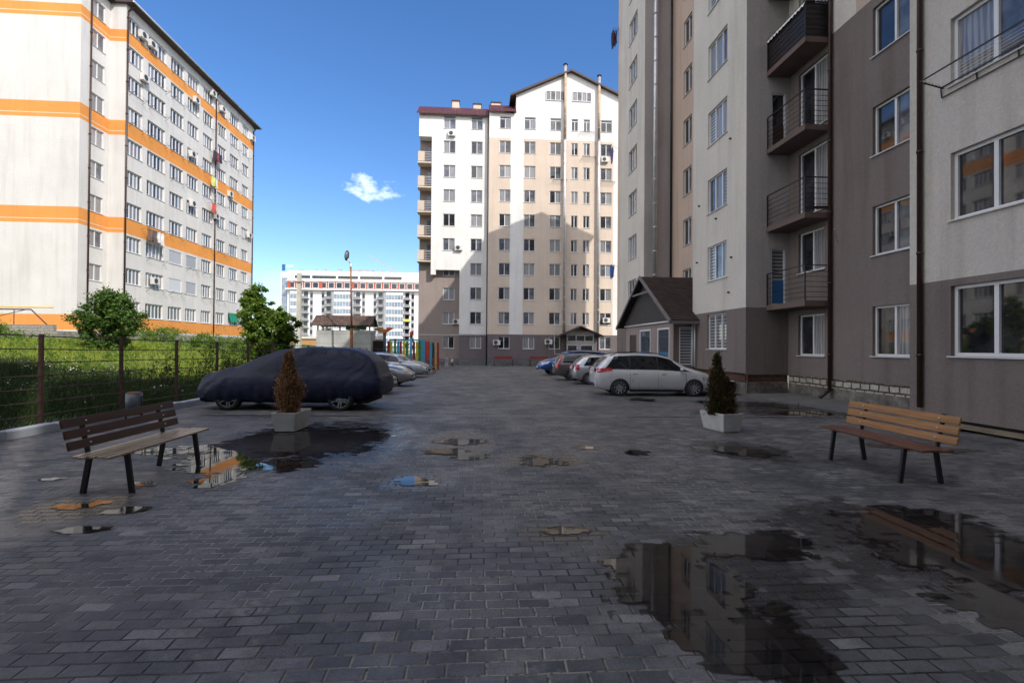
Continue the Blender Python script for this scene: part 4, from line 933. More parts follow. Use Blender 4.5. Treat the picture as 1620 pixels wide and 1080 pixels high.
# ------------------------------------------------------------------ boundary walls, low buildings, poles
def build_mid():
    bm=bmesh.new(); box(bm,-60,-31.2,38,38.3,1.2,2.95); o=fin(bm,'boundary_wall',M['blockwall']); tag(o,'weathered block wall facing the yard below the orange band at far left','wall')
    bm=bmesh.new(); box(bm,-31.2,-30.9,38,86,.6,2.5); o=fin(bm,'boundary_wall',M['blockwall']); tag(o,'long low block wall running away in front of the banded block','wall')
    # clothes drying frame with yellow gas pipe behind the wall
    e=empty('clothes_frame',(-36,38.6,1.6),'yellow gas pipe over a brown metal frame above the left block wall','pipe frame')
    bm=bmesh.new(); bar(bm,(-60,39.2,4.35),(-32.2,39.2,4.30),.05,6); fin(bm,'gas_pipe',mat('yellow_pipe',(.75,.50,.05),.5,.1),e,(-36,38.6,1.6))
    bm=bmesh.new(); bar(bm,(-60,39.0,4.1),(-33.6,39.0,4.12),.05,6); bar(bm,(-33.6,39.0,4.12),(-32.3,38.9,2.9),.05,6)
    for x in (-41,-37,-34.8): bar(bm,(x,39,1.6),(x,39,4.1),.03,5)
    bar(bm,(-37,39,3.3),(-34,39,4.1),.03,5); bar(bm,(-41,39,3.3),(-38,39,4.1),.03,5)
    fin(bm,'frame',M['fencepost'],e,(-36,38.6,1.6))
    # garage of sandy render behind the kiosk
    e=empty('garage',(-20,78,-1),'low ochre garage wall with a white parapet between the tree and the kiosk','garage')
    bm=bmesh.new(); box(bm,-32.5,-16,80,84,-1,2.55,0); box(bm,-32.7,-15.8,79.8,84.2,2.55,2.95,1); fin(bm,'wall',[mat('ochre_render',(.52,.30,.13),.9,.1),M['white']],e,(-20,78,-1))
    # kiosk: transformer house with shingle roof
    loc=Vector((-12.1,45,-.4)); root=empty('kiosk',loc,'grey concrete kiosk with a shingled roof and open slot behind the covered car','kiosk')
    pm,nt,b=NT('concrete_panels'); b.inputs['Roughness'].default_value=.85; g=nd(nt,'ShaderNodeNewGeometry'); sp=nd(nt,'ShaderNodeSeparateXYZ'); nt.links.new(g.outputs['Position'],sp.inputs[0])
    w=math_(nt,'FRACT',math_(nt,'MULTIPLY',sp.outputs['Z'],1.15)); c=mixc(nt,1.,ramp(nt,noise(nt,1.3,4),[(.3,(.34,.34,.33)),(.7,(.46,.46,.44))]),ramp(nt,w,[(0.,.4),(.05,1.)]),'MULTIPLY'); nt.links.new(c,b.inputs['Base Color'])
    bm=bmesh.new(); box(bm,-14.6,-9.77,45,45.15,-.9,2.95); box(bm,-14.6,-14.45,45.15,47,-.9,2.95); box(bm,-9.92,-9.77,45.15,47,-.9,2.95)
    fin(bm,'wall',pm,root,loc)
    bm=bmesh.new()
    for x in (-14.55,-14.1,-13.75,-12.6,-11.8,-9.95): box(bm,x,x+.12,45.02,45.14,2.951,3.45)
    box(bm,-14.6,-9.8,45.05,45.15,3.4,3.5)
    fin(bm,'post',M['sill'],root,loc)
    bm=bmesh.new(); box(bm,-12.0,-10.15,44.96,45.0,2.98,3.38); o=fin(bm,'banner',mat('green_banner',(.01,.16,.09),.5,.1),root,loc)
    bm=bmesh.new(); box(bm,-11.35,-10.95,44.94,44.959,3.16,3.26); box(bm,-11.5,-11.1,44.94,44.959,3.05,3.12); fin(bm,'banner_text',mat('banner_orange',(.5,.25,.03),.5,.1),root,loc)
    sm=masonry('weathered_shingles',(.12,.075,.055),(.07,.045,.036),(.03,.02,.016),.35,.16,.01)
    bm=bmesh.new(); 
    prism(bm,[(44.6,3.42),(46.0,4.35),(47.4,3.42),(47.4,3.34),(46.0,4.25),(44.6,3.34)],'x',-14.95,-9.6); fin(bm,'roof',sm,root,loc,normals=True)
    bm=bmesh.new(); prism(bm,[(44.7,3.36),(46.0,4.24),(47.3,3.36)],'x',-14.7,-9.8); fin(bm,'gable_boarding',mat('kiosk_boards',(.05,.04,.035),.8,.2),root,loc,normals=True)
    # street lamp
    p=Vector((-10.72,42,-.5)); e=empty('street_lamp',p,'rusty brown street lamp post with an oval grey lamp head','street lamp')
    bm=bmesh.new(); bar(bm,(0,0,0),(0,0,3.5),.13,12); bar(bm,(0,0,3.5),(-.12,0,8.9),.085,12,0,.06); fin(bm,'post',M['rust'],e)
    bm=bmesh.new(); bar(bm,(-.12,0,8.6),(-.12,0,9.0),.09,8); bar(bm,(-.12,0,8.95),(-.32,-.3,9.35),.05,8); fin(bm,'bracket',M['acwhite'],e)
    bm=bmesh.new(); bmesh.ops.create_uvsphere(bm,u_segments=16,v_segments=10,radius=1.); bmesh.ops.scale(bm,vec=(.20,.13,.46),verts=bm.verts); bmesh.ops.rotate(bm,cent=(0,0,0),matrix=Matrix.Rotation(R(14),3,'Y')@Matrix.Rotation(R(25),3,'X'),verts=bm.verts); bmesh.ops.translate(bm,vec=(-.36,-.36,9.62),verts=bm.verts)
    fin(bm,'lamp_head',M['acfan'],e,smooth=True)
    bm=bmesh.new(); bmesh.ops.create_uvsphere(bm,u_segments=12,v_segments=8,radius=1.); bmesh.ops.scale(bm,vec=(.13,.05,.30),verts=bm.verts); bmesh.ops.rotate(bm,cent=(0,0,0),matrix=Matrix.Rotation(R(14),3,'Y')@Matrix.Rotation(R(25),3,'X'),verts=bm.verts); bmesh.ops.translate(bm,vec=(-.36,-.46,9.6),verts=bm.verts)
    fin(bm,'lamp_glass',M['galv'],e,smooth=True)
    p=Vector((-16.5,46,-.3)); e=empty('utility_pole',p,'pale concrete utility pole beside the leafy tree','pole')
    bm=bmesh.new(); sqb=[(-.19,-.19),(.19,-.19),(.19,.19),(-.19,.19)]; A=[bm.verts.new((x*1.15,y*1.15,0)) for x,y in sqb]; B=[bm.verts.new((x*.85,y*.85,8.5)) for x,y in sqb]
    for i in range(4): bm.faces.new((A[i],A[(i+1)%4],B[(i+1)%4],B[i]))
    bm.faces.new(B); fin(bm,'post',mat('pole_concrete',(.50,.47,.41),.85,.12,2.,30,.3),e)
    bm=bmesh.new(); sqbar(bm,(-.5,-.22,7.6),(.5,-.22,7.7),.06,.06); fin(bm,'crossarm',M['rust'],e)
    for s in (-.4,.4):
        bm=bmesh.new(); bar(bm,(s,-.22,7.7),(s,-.22,7.95),.05,8); fin(bm,'insulator',M['acwhite'],e)
build_mid()
# ------------------------------------------------------------------ fence
def build_fence():
    X=-8.52; ys=[-.68+2.14*i for i in range(22)]
    loc=Vector((X,10.12,0)); root=empty('metal_fence',loc,'brown metal fence of square posts and seven thin rails along the kerb','fence')
    for y in ys:
        y=y+.1; z=gz(y); bm=bmesh.new(); box(bm,X-.03,X+.03,y-.03,y+.03,z-.3,z+1.87); fin(bm,'post',M['fencepost'],root,loc)
    for k in range(7):
        bm=bmesh.new()
        for a,b in zip(ys[:-1],ys[1:]):
            sag=.008*math.sin(a*5+k)
            bar(bm,(X+.02,a+.1,gz(a)+.30+k*.255),(X+.02,(a+b)/2+.1,gz((a+b)/2)+.30+k*.255+sag),.011,5,caps=False); bar(bm,(X+.02,(a+b)/2+.1,gz((a+b)/2)+.30+k*.255+sag),(X+.02,b+.1,gz(b)+.30+k*.255),.011,5,caps=False)
        fin(bm,'rail',M['fencepost'],root,loc)
    # bin
    p=(-7.74,11.55,gz(11.5)); e=empty('litter_bin',p,'round dark grey litter bin on a post between the fence and the left bench','litter bin')
    bm=bmesh.new(); bar(bm,(0,0,.12),(0,0,.60),.155,24); fin(bm,'body',mat('bin_grey',(.10,.11,.13),.4,.1),e)
    bm=bmesh.new(); bar(bm,(-.17,0,0),(-.17,0,.55),.018,8); bar(bm,(.17,0,0),(.17,0,.55),.018,8); fin(bm,'stand',M['black'],e)
    bm=bmesh.new(); bar(bm,(0,0,.603),(0,0,.62),.14,24); fin(bm,'rim',M['rust'],e)
build_fence()
# ------------------------------------------------------------------ benches and planters
def wood(name,c,dark,rough=.5):
    m,nt,b=NT(name); b.inputs['Roughness'].default_value=rough; tc=nd(nt,'ShaderNodeTexCoord')
    n=noise(nt,3.,5,tc.outputs['Object'],(14,.8,14)); n2=noise(nt,2.5,2,tc.outputs['Object'],(1,1,1))
    col=ramp(nt,n,[(.3,dark),(.65,c)]); k=nd(nt,'ShaderNodeTexVoronoi'); k.inputs['Scale'].default_value=2.2; nt.links.new(tc.outputs['Object'],k.inputs['Vector'])
    col=mixc(nt,ramp(nt,k.outputs['Distance'],[(.03,.8),(.09,0.)]),col,tuple(x*.35 for x in dark)); nt.links.new(col,b.inputs['Base Color']); bump(nt,b,n,.3,.004); return m
WL=wood('golden_wood',(.40,.19,.06),(.22,.10,.032)); WD=wood('dark_wood',(.085,.035,.02),(.04,.018,.012),.42); WS=wood('red_brown_wood',(.15,.060,.028),(.08,.03,.016),.32)
WP=wood('worn_pale_wood',(.44,.34,.23),(.22,.15,.09),.3)
def bench(x,y,rz,back,seat,label):
    e=empty('park_bench',(x,y,gz(y)),label,'bench','slatted benches in the yard',rz)
    # local: long axis y, seat faces +x
    L=.9
    for i in range(5):
        bm=bmesh.new(); x0=-.20+i*.088; dy=.02*math.sin(i*2.3+x); box(bm,x0,x0+.068,-L+dy,L+dy,.44,.465); bmesh.ops.bevel(bm,geom=bm.edges[:],offset=.004,segments=1,affect='EDGES'); fin(bm,'seat_slat',seat,e)
    for i in range(3):
        t=.095+i*.118; bm=bmesh.new(); box(bm,-.013,.012,-L-.01*i,L-.01*i,-.047,.047); bmesh.ops.bevel(bm,geom=bm.edges[:],offset=.004,segments=1,affect='EDGES')
        o=fin(bm,'back_slat',back,e); o.location=(-.205-.23*t,0,.47+t); o.rotation_euler=(0,-R(12),0)
    for s in (-.62,.62):
        bm=bmesh.new(); sqbar(bm,(-.235,s,.44),(-.330,s,.855),.022,.045); fin(bm,'back_support',M['black'],e)
        bm=bmesh.new(); sqbar(bm,(-.215,s,.44),(-.285,s,0),.035,.05); fin(bm,'leg',M['black'],e)
        bm=bmesh.new(); sqbar(bm,(.175,s,.44),(.235,s,0),.035,.05); fin(bm,'leg',M['black'],e)
        bm=bmesh.new(); sqbar(bm,(-.24,s,.425),(.20,s,.425),.04,.026); fin(bm,'seat_rail',M['black'],e)
        bm=bmesh.new()
        for i in range(3):
            t=.095+i*.118; bar(bm,(-.205-.23*t,s,.47+t),(-.182-.23*t,s,.475+t),.009,8)
        fin(bm,'bolt',M['galv'],e)
    bm=bmesh.new(); sqbar(bm,(-.12,-.1,.425),(.15,-.1,.425),.05,.025); fin(bm,'batten',seat,e)
    return e
bench(-4.02,6.28,R(-1.),WD,WP,'dark brown bench with a worn pale seat on the left, facing right')
bench(5.44,6.27,R(180-1.9),WL,WS,'bench with a golden wooden backrest and red brown seat on the right, facing left')
def planter(x,y,rz,label):
    e=empty('planter',(x,y,gz(y)),label,'planter','concrete planters',rz)
    bm=bmesh.new(); h=.38; a,b=.245,.37; a0,b0=.19,.31; t=.035
    def ring(sx,sy,z): return [bm.verts.new(p) for p in ((-sx,-sy,z),(sx,-sy,z),(sx,sy,z),(-sx,sy,z))]
    R0=ring(a0,b0,.015); R1=ring(a,b,h); R2=ring(a-t,b-t,h); R3=ring(a-t-.015,b-t-.015,h-.07)
    for A,B in ((R0,R1),(R1,R2),(R2,R3)):
        for i in range(4): bm.faces.new((A[i],A[(i+1)%4],B[(i+1)%4],B[i]))
    bm.faces.new(R0[::-1]); bmesh.ops.bevel(bm,geom=[ed for ed in bm.edges],offset=.006,segments=2,affect='EDGES')
    fin(bm,'tub',M['planter'],e)
    bm=bmesh.new(); n=14; 
    V=[(-a+.05+(2*a-.1)*i/n,-b+.05+(2*b-.1)*j/n,h-.065+.03*math.sin(i*1.9)*math.sin(j*2.3)) for j in range(n+1) for i in range(n+1)]
    bm.free(); np_mesh('earth',V,[(j*(n+1)+i,j*(n+1)+i+1,(j+1)*(n+1)+i+1,(j+1)*(n+1)+i) for j in range(n) for i in range(n)],M['soil'],parent=e,smooth=True)
    for s in (-.12,.12):
        bm=bmesh.new(); box(bm,s-.05,s+.05,-.25,.25,0,.02); fin(bm,'foot',M['concrete'],e)
    return e
planter(-3.72,10.05,R(-4),'grey concrete tub on the left, holding the dried brown conifer')
planter(5.0,9.72,R(12),'grey concrete tub on the right, holding the dark green conifer')
# ------------------------------------------------------------------ foliage
def leafmat(name,cols,rough=.5,trans=.25):
    m,nt,b=NT(name); b.inputs['Roughness'].default_value=rough; b.inputs['Specular IOR Level'].default_value=.3
    g=nd(nt,'ShaderNodeNewGeometry'); r=g.outputs['Random Per Island'] if 'Random Per Island' in g.outputs else noise(nt,5)
    big=noise(nt,1.6,3); f=math_(nt,'ADD',math_(nt,'MULTIPLY',r,.6),math_(nt,'MULTIPLY',big,.5)); k=len(cols)
    col=ramp(nt,f,[(.15+.75*i/(k-1),c) for i,c in enumerate(cols)]); nt.links.new(col,b.inputs['Base Color'])
    if trans:
        t=nd(nt,'ShaderNodeBsdfTranslucent'); nt.links.new(col,t.inputs['Color']); mx=nd(nt,'ShaderNodeMixShader'); mx.inputs[0].default_value=trans
        nt.links.new(b.outputs[0],mx.inputs[1]); nt.links.new(t.outputs[0],mx.inputs[2]); nt.links.new(mx.outputs[0],nt.nodes['Material Output'].inputs['Surface'])
    return m
LG=leafmat('leaf_green',[(.020,.045,.010),(.05,.11,.018),(.09,.17,.028),(.15,.24,.05)])
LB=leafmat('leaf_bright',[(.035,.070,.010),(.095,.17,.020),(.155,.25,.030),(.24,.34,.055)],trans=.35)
LBR=leafmat('leaf_brown',[(.11,.050,.020),(.27,.145,.060),(.45,.25,.12),(.56,.38,.22)],trans=.1,rough=.8)
LDK=leafmat('leaf_dark_brown',[(.016,.018,.008),(.042,.038,.013),(.085,.058,.020),(.12,.085,.032)],trans=.1,rough=.8)
LMO=leafmat('leaf_dark',[(.010,.022,.008),(.020,.045,.012),(.032,.062,.016)])
BARK=mat('bark',(.09,.07,.055),.9,.3,8.,30,.6)
def leaves(P,size,aspect,rng,name,m,parent,dirs=None,jit=.35):
    n=len(P); 
    if dirs is None: d=rng.normal(size=(n,3)); d[:,2]*=.7
    else: d=dirs+rng.normal(size=(n,3))*jit
    d/=np.linalg.norm(d,axis=1)[:,None]; s=np.cross(d,rng.normal(size=(n,3))); s/=np.linalg.norm(s,axis=1)[:,None]
    L=size*(.6+.8*rng.rand(n))[:,None]; W=L*aspect
    nn=np.cross(d,s)*L*.12
    a=P; b=P+d*L*.5+s*W*.5+nn; c=P+d*L; e=P+d*L*.5-s*W*.5+nn
    V=np.stack([a,b,c,e],1).reshape(-1,3); Fc=np.arange(4*n).reshape(-1,4)
    return np_mesh(name,V,Fc,m,parent=parent)
def conifer(x,y,z,h,r,m,label,seed,lean=0.,double=None,nclump=230,perc=46):
    rng=np.random.RandomState(seed); e=empty('conifer',(x,y,z),label,'tree','small conifers in tubs')
    P=[];D=[]
    stems=[(0,0,h,r)]+( [double] if double else [])
    for sx,sy,hh,rr in stems:
        k=int(nclump*(hh*rr)/(h*r))
        for i in range(k):
            t=rng.rand()**1.25; zz=.04+t*hh*.93; prof=(1-t)**.75*(.78+.22*math.sin(t*9+seed))+.03; prof*=min(1,.62+t*2.6)
            a=rng.rand()*6.283; q=rr*prof*(.35+.65*rng.rand()**.5)*(1+.26*math.sin(3*a+t*9+seed)+.16*math.sin(17*t+2*a))*(1+.3*max(0,rng.randn()-.9))
            c=np.array([sx+q*math.cos(a)+lean*t,sy+q*math.sin(a),zz]); out=np.array([math.cos(a)*.5,math.sin(a)*.5,1.15])
            s=.022+.038*(1-t); pts=c+rng.normal(size=(perc,3))*np.array([s,s,s*1.7]); P.append(pts); D.append(np.tile(out,(perc,1)))
    P=np.concatenate(P); D=np.concatenate(D); P[:,2]=np.maximum(P[:,2],.01)
    leaves(P,.062,.26,rng,'foliage',m,e,D,.45)
    bm=bmesh.new(); bar(bm,(0,0,-.03),(lean*.9,0,h*.85),.03,8,0,.008)
    if double: bar(bm,(double[0],double[1],-.03),(double[0],double[1],double[2]*.8),.02,8,0,.006)
    fin(bm,'trunk',BARK,e)
    return e
conifer(-3.77,10.0,gz(10)+.32,1.20,.245,LBR,'dried brown conifer standing in the left tub',4,.0)
conifer(4.90,9.65,gz(9.7)+.32,1.22,.17,LDK,'dark green and brown conifer standing in the right tub',9,-.03,double=(.19,-.03,.70,.14),nclump=210)
def tree(x,y,h,w,m,label,seed,nb,trunk_h,leaf=.16,perc=90,flat=.8,name='tree'):
    rng=np.random.RandomState(seed); z0=fz(x,y) if x<-8.5 else gz(y); e=empty(name,(x,y,z0),label,'tree' if name=='tree' else 'bush','trees and bushes beyond the fence')
    bm=bmesh.new(); bar(bm,(0,0,-.1),(.05,0,trunk_h),.05*h/3+.03,8,0,.03*h/3+.02); P=[]
    for i in range(nb):
        while True:
            p=rng.uniform(-1,1,3)
            rr=np.linalg.norm(p)
            if rr<1 and rng.rand()<.25+.75*rr: break
        lump=1+.30*math.sin(p[0]*4+seed+p[2]*3)+.22*math.sin(p[2]*7+p[1]*5+seed)
        c=np.array([p[0]*w/2*lump,p[1]*w/2*lump,trunk_h*.75+(h-trunk_h*.75)*(.5+.5*p[2])])
        if c[2]<.05: c[2]=.05+rng.rand()*.2
        s=w*.050*(.45+1.3*rng.rand()**2); P.append(c+rng.normal(size=(int(perc*(.5+rng.rand())),3))*np.array([s,s,s*flat]))
        if i%5==0: bar(bm,(0.02,0,min(trunk_h,c[2]*.6)),tuple(c),.022,5,0,.006)
    P=np.concatenate(P); P[:,2]=np.maximum(P[:,2],.03)
    leaves(P,leaf,.55,rng,'crown',m,e); fin(bm,'trunk',BARK,e); return e
tree(-23.2,32.3,3.7,2.8,LG,'dense rounded shrub tree in front of the orange banded block',11,230,.0,.15,95)
tree(-12.75,29.0,5.0,1.75,LB,'tall leafy tree in sunlight behind the fence, left of the concrete pole',21,135,.9,.16,100)
tree(-11.6,29.4,3.9,1.6,LB,'lower leafy tree joined to the right side of the tall sunlit tree',22,110,.8,.16,100)
for i,(x,y,h,w,l) in enumerate(((-27.5,44,1.3,4.2,'low lit bush right of the dense shrub tree, before the block wall'),(-23.6,44,1.2,3.6,'second lit bush along the block wall'),(-19.5,41,1.3,3.6,'third lit bush along the block wall, near the tall tree'),(-31.5,33,1.0,3.8,'low lit bush left of the dense shrub tree'),(-16.,38.,1.3,3.0,'lit bush just left of the tall sunlit tree'))):
    tree(x,y,h,w,LB,l,40+i,60,.2,.12,70,name='bush')
tree(-11.7,10.6,1.55,1.1,LMO,'thin sapling with sparse leaves behind the fence at far left',33,26,.5,.07,16)
# grass and weeds
def build_grass():
    rng=np.random.RandomState(1)
    def blades(n,xr,yr,hr,wd,m,name,lean=.35,clump=0,zfun=True):
        x=rng.uniform(*xr,n); y=rng.uniform(*yr,n)
        # keep to what the view could see
        d=vnoise(x,y,.5,5)*.7+vnoise(x,y,2.,6)*.5
        keep=rng.rand(n)<np.clip(d*1.5-.1,.12,1.); x=x[keep];y=y[keep];d=d[keep]; n=len(x)
        s=np.clip((-8.6-x)/21.,0,1); s=s*s*(3-2*s)*.65+s*.35; g=-.0145*np.clip(y-6,0,84)+.04; z=g*(1-s)+1.75*s+.02*np.sin(x*1.7+y*.9)-.02
        h=rng.uniform(*hr,n)*(.5+d); a=rng.uniform(0,6.283,n); l=rng.normal(0,lean,(n,2))*h[:,None]; w=wd*(.6+.8*rng.rand(n))
        b0=np.stack([x-np.cos(a)*w,y-np.sin(a)*w,z],1); b1=np.stack([x+np.cos(a)*w,y+np.sin(a)*w,z],1); t=np.stack([x+l[:,0],y+l[:,1],z+h],1)
        V=np.stack([b0,b1,t],1).reshape(-1,3); o=np_mesh(name,V,np.arange(3*n).reshape(-1,3),m)
        return o
    GN=leafmat('grass_shaded',[(.012,.026,.007),(.022,.048,.011),(.042,.072,.018),(.085,.09,.035)],.7,.2)  # greens darkened so the field's shade is painted into the colour
    GF=leafmat('grass_lit',[(.10,.14,.015),(.19,.26,.025),(.28,.35,.045),(.36,.38,.09)],.7,.3)  # sunlit copy of the grass, sunshine painted in by raised albedo
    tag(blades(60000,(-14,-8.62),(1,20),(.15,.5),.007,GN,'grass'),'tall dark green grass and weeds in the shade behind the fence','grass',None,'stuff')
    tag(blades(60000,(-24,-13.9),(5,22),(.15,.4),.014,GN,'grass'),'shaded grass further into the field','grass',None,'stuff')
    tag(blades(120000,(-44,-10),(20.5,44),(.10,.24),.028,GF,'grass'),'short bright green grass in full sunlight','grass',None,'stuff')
    # upright weeds
    def weeds(n,xr,yr,h,m,name,lab,per=26,ls=.06):
        P=[];D=[]; bm=bmesh.new()
        for i in range(n):
            x=rng.uniform(*xr);y=rng.uniform(*yr);z=fz(x,y); hh=h*(.6+.7*rng.rand()); lx,ly=rng.normal(0,.08,2)
            bar(bm,(x,y,z-.05),(x+lx,y+ly,z+hh),.004,3,caps=False)
            t=rng.uniform(.15,1,per)[:,None]; base=np.array([x,y,z])+t*np.array([lx,ly,hh]); o=rng.normal(size=(per,3))*np.array([.05,.05,.03])*(1.3-t*.7); P.append(base+o); dd=o*8+np.array([0,0,.6]); D.append(dd)
        ob=leaves(np.concatenate(P),ls,.4,rng,name,m,None,np.concatenate(D),.3)
        tag(ob,lab,'weeds',None,'stuff'); s=fin(bm,'stems',m); s.parent=ob
    LW=leafmat('weed_shaded',[(.012,.028,.007),(.025,.055,.012),(.05,.085,.02),(.08,.11,.035)])  # leaf greens darkened, shade by the fence put into the colour
    weeds(420,(-12.5,-8.75),(3,30),.75,LW,'weeds','leafy weeds along the back of the fence')
    weeds(60,(-10.5,-8.8),(15,24),1.5,LW,'weeds','tall weeds rising behind the fence near the covered car',40,.09)
    weeds(500,(-34,-12.5),(19,42),.5,LB,'weeds','bushy weeds in the sunlit part of the field',30,.10)
    # white flower heads
    n=1500; x=rng.uniform(-20,-9,n); y=rng.uniform(8,22,n); k=vnoise(x,y,.6,9)>.55; x=x[k];y=y[k]; n=len(x)
    z=np.array([fz(a,b) for a,b in zip(x,y)])+rng.uniform(.25,.5,n); P=np.stack([x,y,z],1)
    tag(leaves(P,.045,.9,rng,'wildflowers',mat('flower_white',(.55,.55,.48),.8,.1),None,np.tile(np.array([1.,0,.3]),(n,1)),.8),'small white flowers scattered through the shaded grass','flowers',None,'stuff')
build_grass()
# ------------------------------------------------------------------ vehicles
def lerp(a,b,t): return a+(b-a)*t
def pw(tab,x):
    if x<=tab[0][0]: return tab[0][1]
    for (a,b),(c,d) in zip(tab[:-1],tab[1:]):
        if x<=c: 
            t=(x-a)/(c-a) if c>a else 0; return b+(d-b)*t
    return tab[-1][1]
def smooth_tab(tab,L,win=.10):
    xs=[-L/2+L*i/160 for i in range(161)]
    raw=[pw(tab,x) for x in xs]; k=max(1,int(win/(L/160)))
    return [(xs[i],sum(raw[max(0,i-k):min(160,i+k)+1])/len(raw[max(0,i-k):min(160,i+k)+1])) for i in range(161)]
def sstep(t): t=min(1,max(0,t)); return t*t*(3-2*t)
class Car:
    """x forward (nose +), z up. tabs are given from the tail (x=-L/2)"""
    def __init__(s,L,W,top,belt,bot,plan,roofw=.60,cover=False):
        s.L=L; s.W=W/2; sh=lambda t:[(x-L/2,v) for x,v in t]
        s.top=smooth_tab(sh(top),L,.09); s.belt=smooth_tab(sh(belt),L,.2); s.bot=smooth_tab(sh(bot),L,.06); s.plan=smooth_tab(sh(plan),L,.05); s.rw=roofw; s.cover=cover
    def sec(s,x):
        zt=pw(s.top,x); zb=pw(s.bot,x); W=s.W*pw(s.plan,x); zl=min(pw(s.belt,x),zt-.045); h=zt-zl; g=sstep((h-.05)/.30); wr=lerp(.82*W,s.rw,g) if s.rw<.82*W else .82*W
        d=zl-zb
        low=[(0,zb),(.72*W,zb),(.90*W,zb+.03),(.955*W,zb+.10),(.985*W,zb+.22*d+.02),(W,zb+.50*d),(.995*W,zb+.72*d),(.975*W,zl-.12*min(1,d*2)),(.95*W,zl-.035),(.925*W,zl)]
        b=(.925*W,zl); r=(wr,zt-.05-.0*g)
        up=[]
        for t in (.25,.5,.75): up.append((lerp(b[0],r[0],t)+.022*g*math.sin(math.pi*t),lerp(b[1],r[1],t)))
        up+=[r,(wr-.06,zt-.022),(wr*.72,zt-.006),(wr*.38,zt-.001),(0,zt)]
        return low+up
    def gh(s,x,t):
        q=s.sec(x); P=q[9:14]; f=t*4; i=min(3,int(f)); u=f-i; return (lerp(P[i][0],P[i+1][0],u),lerp(P[i][1],P[i+1][1],u))
    def side(s,x,z):
        P=s.sec(x)[2:14]
        for (a,b),(c,d) in zip(P[:-1],P[1:]):
            if b<=z<=d and d>b: return lerp(a,c,(z-b)/(d-b))
        return P[0][0] if z<P[0][1] else P[-1][0]
    def body(s,e,m,arches,ar,name='body',wrinkle=None):
        n=96; bm=bmesh.new(); rows=[]; L=s.L
        # cosine clustering at the ends
        for i in range(n+1):
            t=i/n; x=-L/2+L*(t-.0*math.sin(2*math.pi*t)); q=s.sec(x)
            full=[(y,z) for y,z in q]+[(-y,z) for y,z in q[-2:0:-1]]
            rows.append([bm.verts.new((x,y,z)) for y,z in full])
        k=len(rows[0])
        for A,B in zip(rows[:-1],rows[1:]):
            for j in range(k): bm.faces.new((A[j],A[(j+1)%k],B[(j+1)%k],B[j]))
        for rr,sg in ((rows[0],-1),(rows[-1],1)):
            cx=rr[0].co.x; zc=sum(v.co.z for v in rr)/k; prev=rr
            for sc,dx in ((.93,.022),(.80,.036),(.4,.045)):
                cur=[bm.verts.new((cx+sg*dx,v.co.y*sc,zc+(v.co.z-zc)*sc)) for v in rr]
                for j in range(k):
                    f=(prev[j],prev[(j+1)%k],cur[(j+1)%k],cur[j]); bm.faces.new(f if sg>0 else f[::-1])
                prev=cur
            bm.faces.new(prev[::-1] if sg>0 else prev)
        if wrinkle:
            for v in bm.verts: v.co=wrinkle(v.co)
        bmesh.ops.recalc_face_normals(bm,faces=bm.faces)
        me=bpy.data.meshes.new(name); bm.to_mesh(me); bm.free(); me.materials.append(m); me.materials.append(M['darkgap'])
        o=link_mesh(name,me)
        if arches:
            cb=bmesh.new()
            for ax in arches:
                for sy in (-1,1):
                    y0=sy*(s.W-.26); y1=sy*(s.W+.3); bar(cb,(ax,y0,ar*.93),(ax,y1,ar*.93),ar*1.10,40)
            cm=bpy.data.meshes.new('tmp'); cb.to_mesh(cm); cb.free(); cm.materials.append(M['darkgap']); co=link_mesh('tmp',cm)
            md=o.modifiers.new('b','BOOLEAN'); md.object=co; md.operation='DIFFERENCE'; md.solver='EXACT'; md.material_mode='TRANSFER'
            dg=bpy.context.evaluated_depsgraph_get(); nm=bpy.data.meshes.new_from_object(o.evaluated_get(dg)); o.modifiers.clear(); o.data=nm; bpy.data.objects.remove(co)
            nm.name=name
            me=nm
        for p in o.data.polygons: p.use_smooth=True
        try: o.data.set_sharp_from_angle(angle=R(38))
        except Exception: pass
        o.parent=e; return o
    def sidepatch(s,e,name,m,xa0,xb0,xa1,xb1,t0,t1,off=.006,nx=10,nz=6,both=True):
        for sy in ((-1,1) if both else (both,)):
            V=[]
            for j in range(nz+1):
                t=t0+(t1-t0)*j/nz; u=j/nz
                for i in range(nx+1):
                    xa=lerp(xa0,xa1,u); xb=lerp(xb0,xb1,u); x=lerp(xa,xb,i/nx); y,z=s.gh(x,t); V.append((x,sy*(y+off),z+off*.3))
            F_=[(j*(nx+1)+i,j*(nx+1)+i+1,(j+1)*(nx+1)+i+1,(j+1)*(nx+1)+i)[::sy*-1 if sy<0 else 1] if False else ((j*(nx+1)+i,j*(nx+1)+i+1,(j+1)*(nx+1)+i+1,(j+1)*(nx+1)+i) if sy<0 else ((j+1)*(nx+1)+i,(j+1)*(nx+1)+i+1,j*(nx+1)+i+1,j*(nx+1)+i)) for j in range(nz) for i in range(nx)]
            np_mesh(name,V,F_,m,parent=e,smooth=True)
    def toppatch(s,e,name,m,x0,x1,f0=.86,f1=.9,off=.007,nx=10,ny=12):
        V=[]
        for i in range(nx+1):
            u=i/nx; x=lerp(x0,x1,u); q=s.sec(x)[13:]; w=q[0][0]*lerp(f0,f1,u)
            for j in range(ny+1):
                y=-w+2*w*j/ny; P=q; z=P[0][1]
                for (a,b),(c,d) in zip(P[:-1],P[1:]):
                    if c<=abs(y)<=a: z=lerp(b,d,(a-abs(y))/(a-c)); break
                # local outward direction from slope
                dz=(pw(s.top,x+.02)-pw(s.top,x-.02))/.04; l=math.hypot(1,dz); V.append((x-off*dz/l,y,z+off/l))
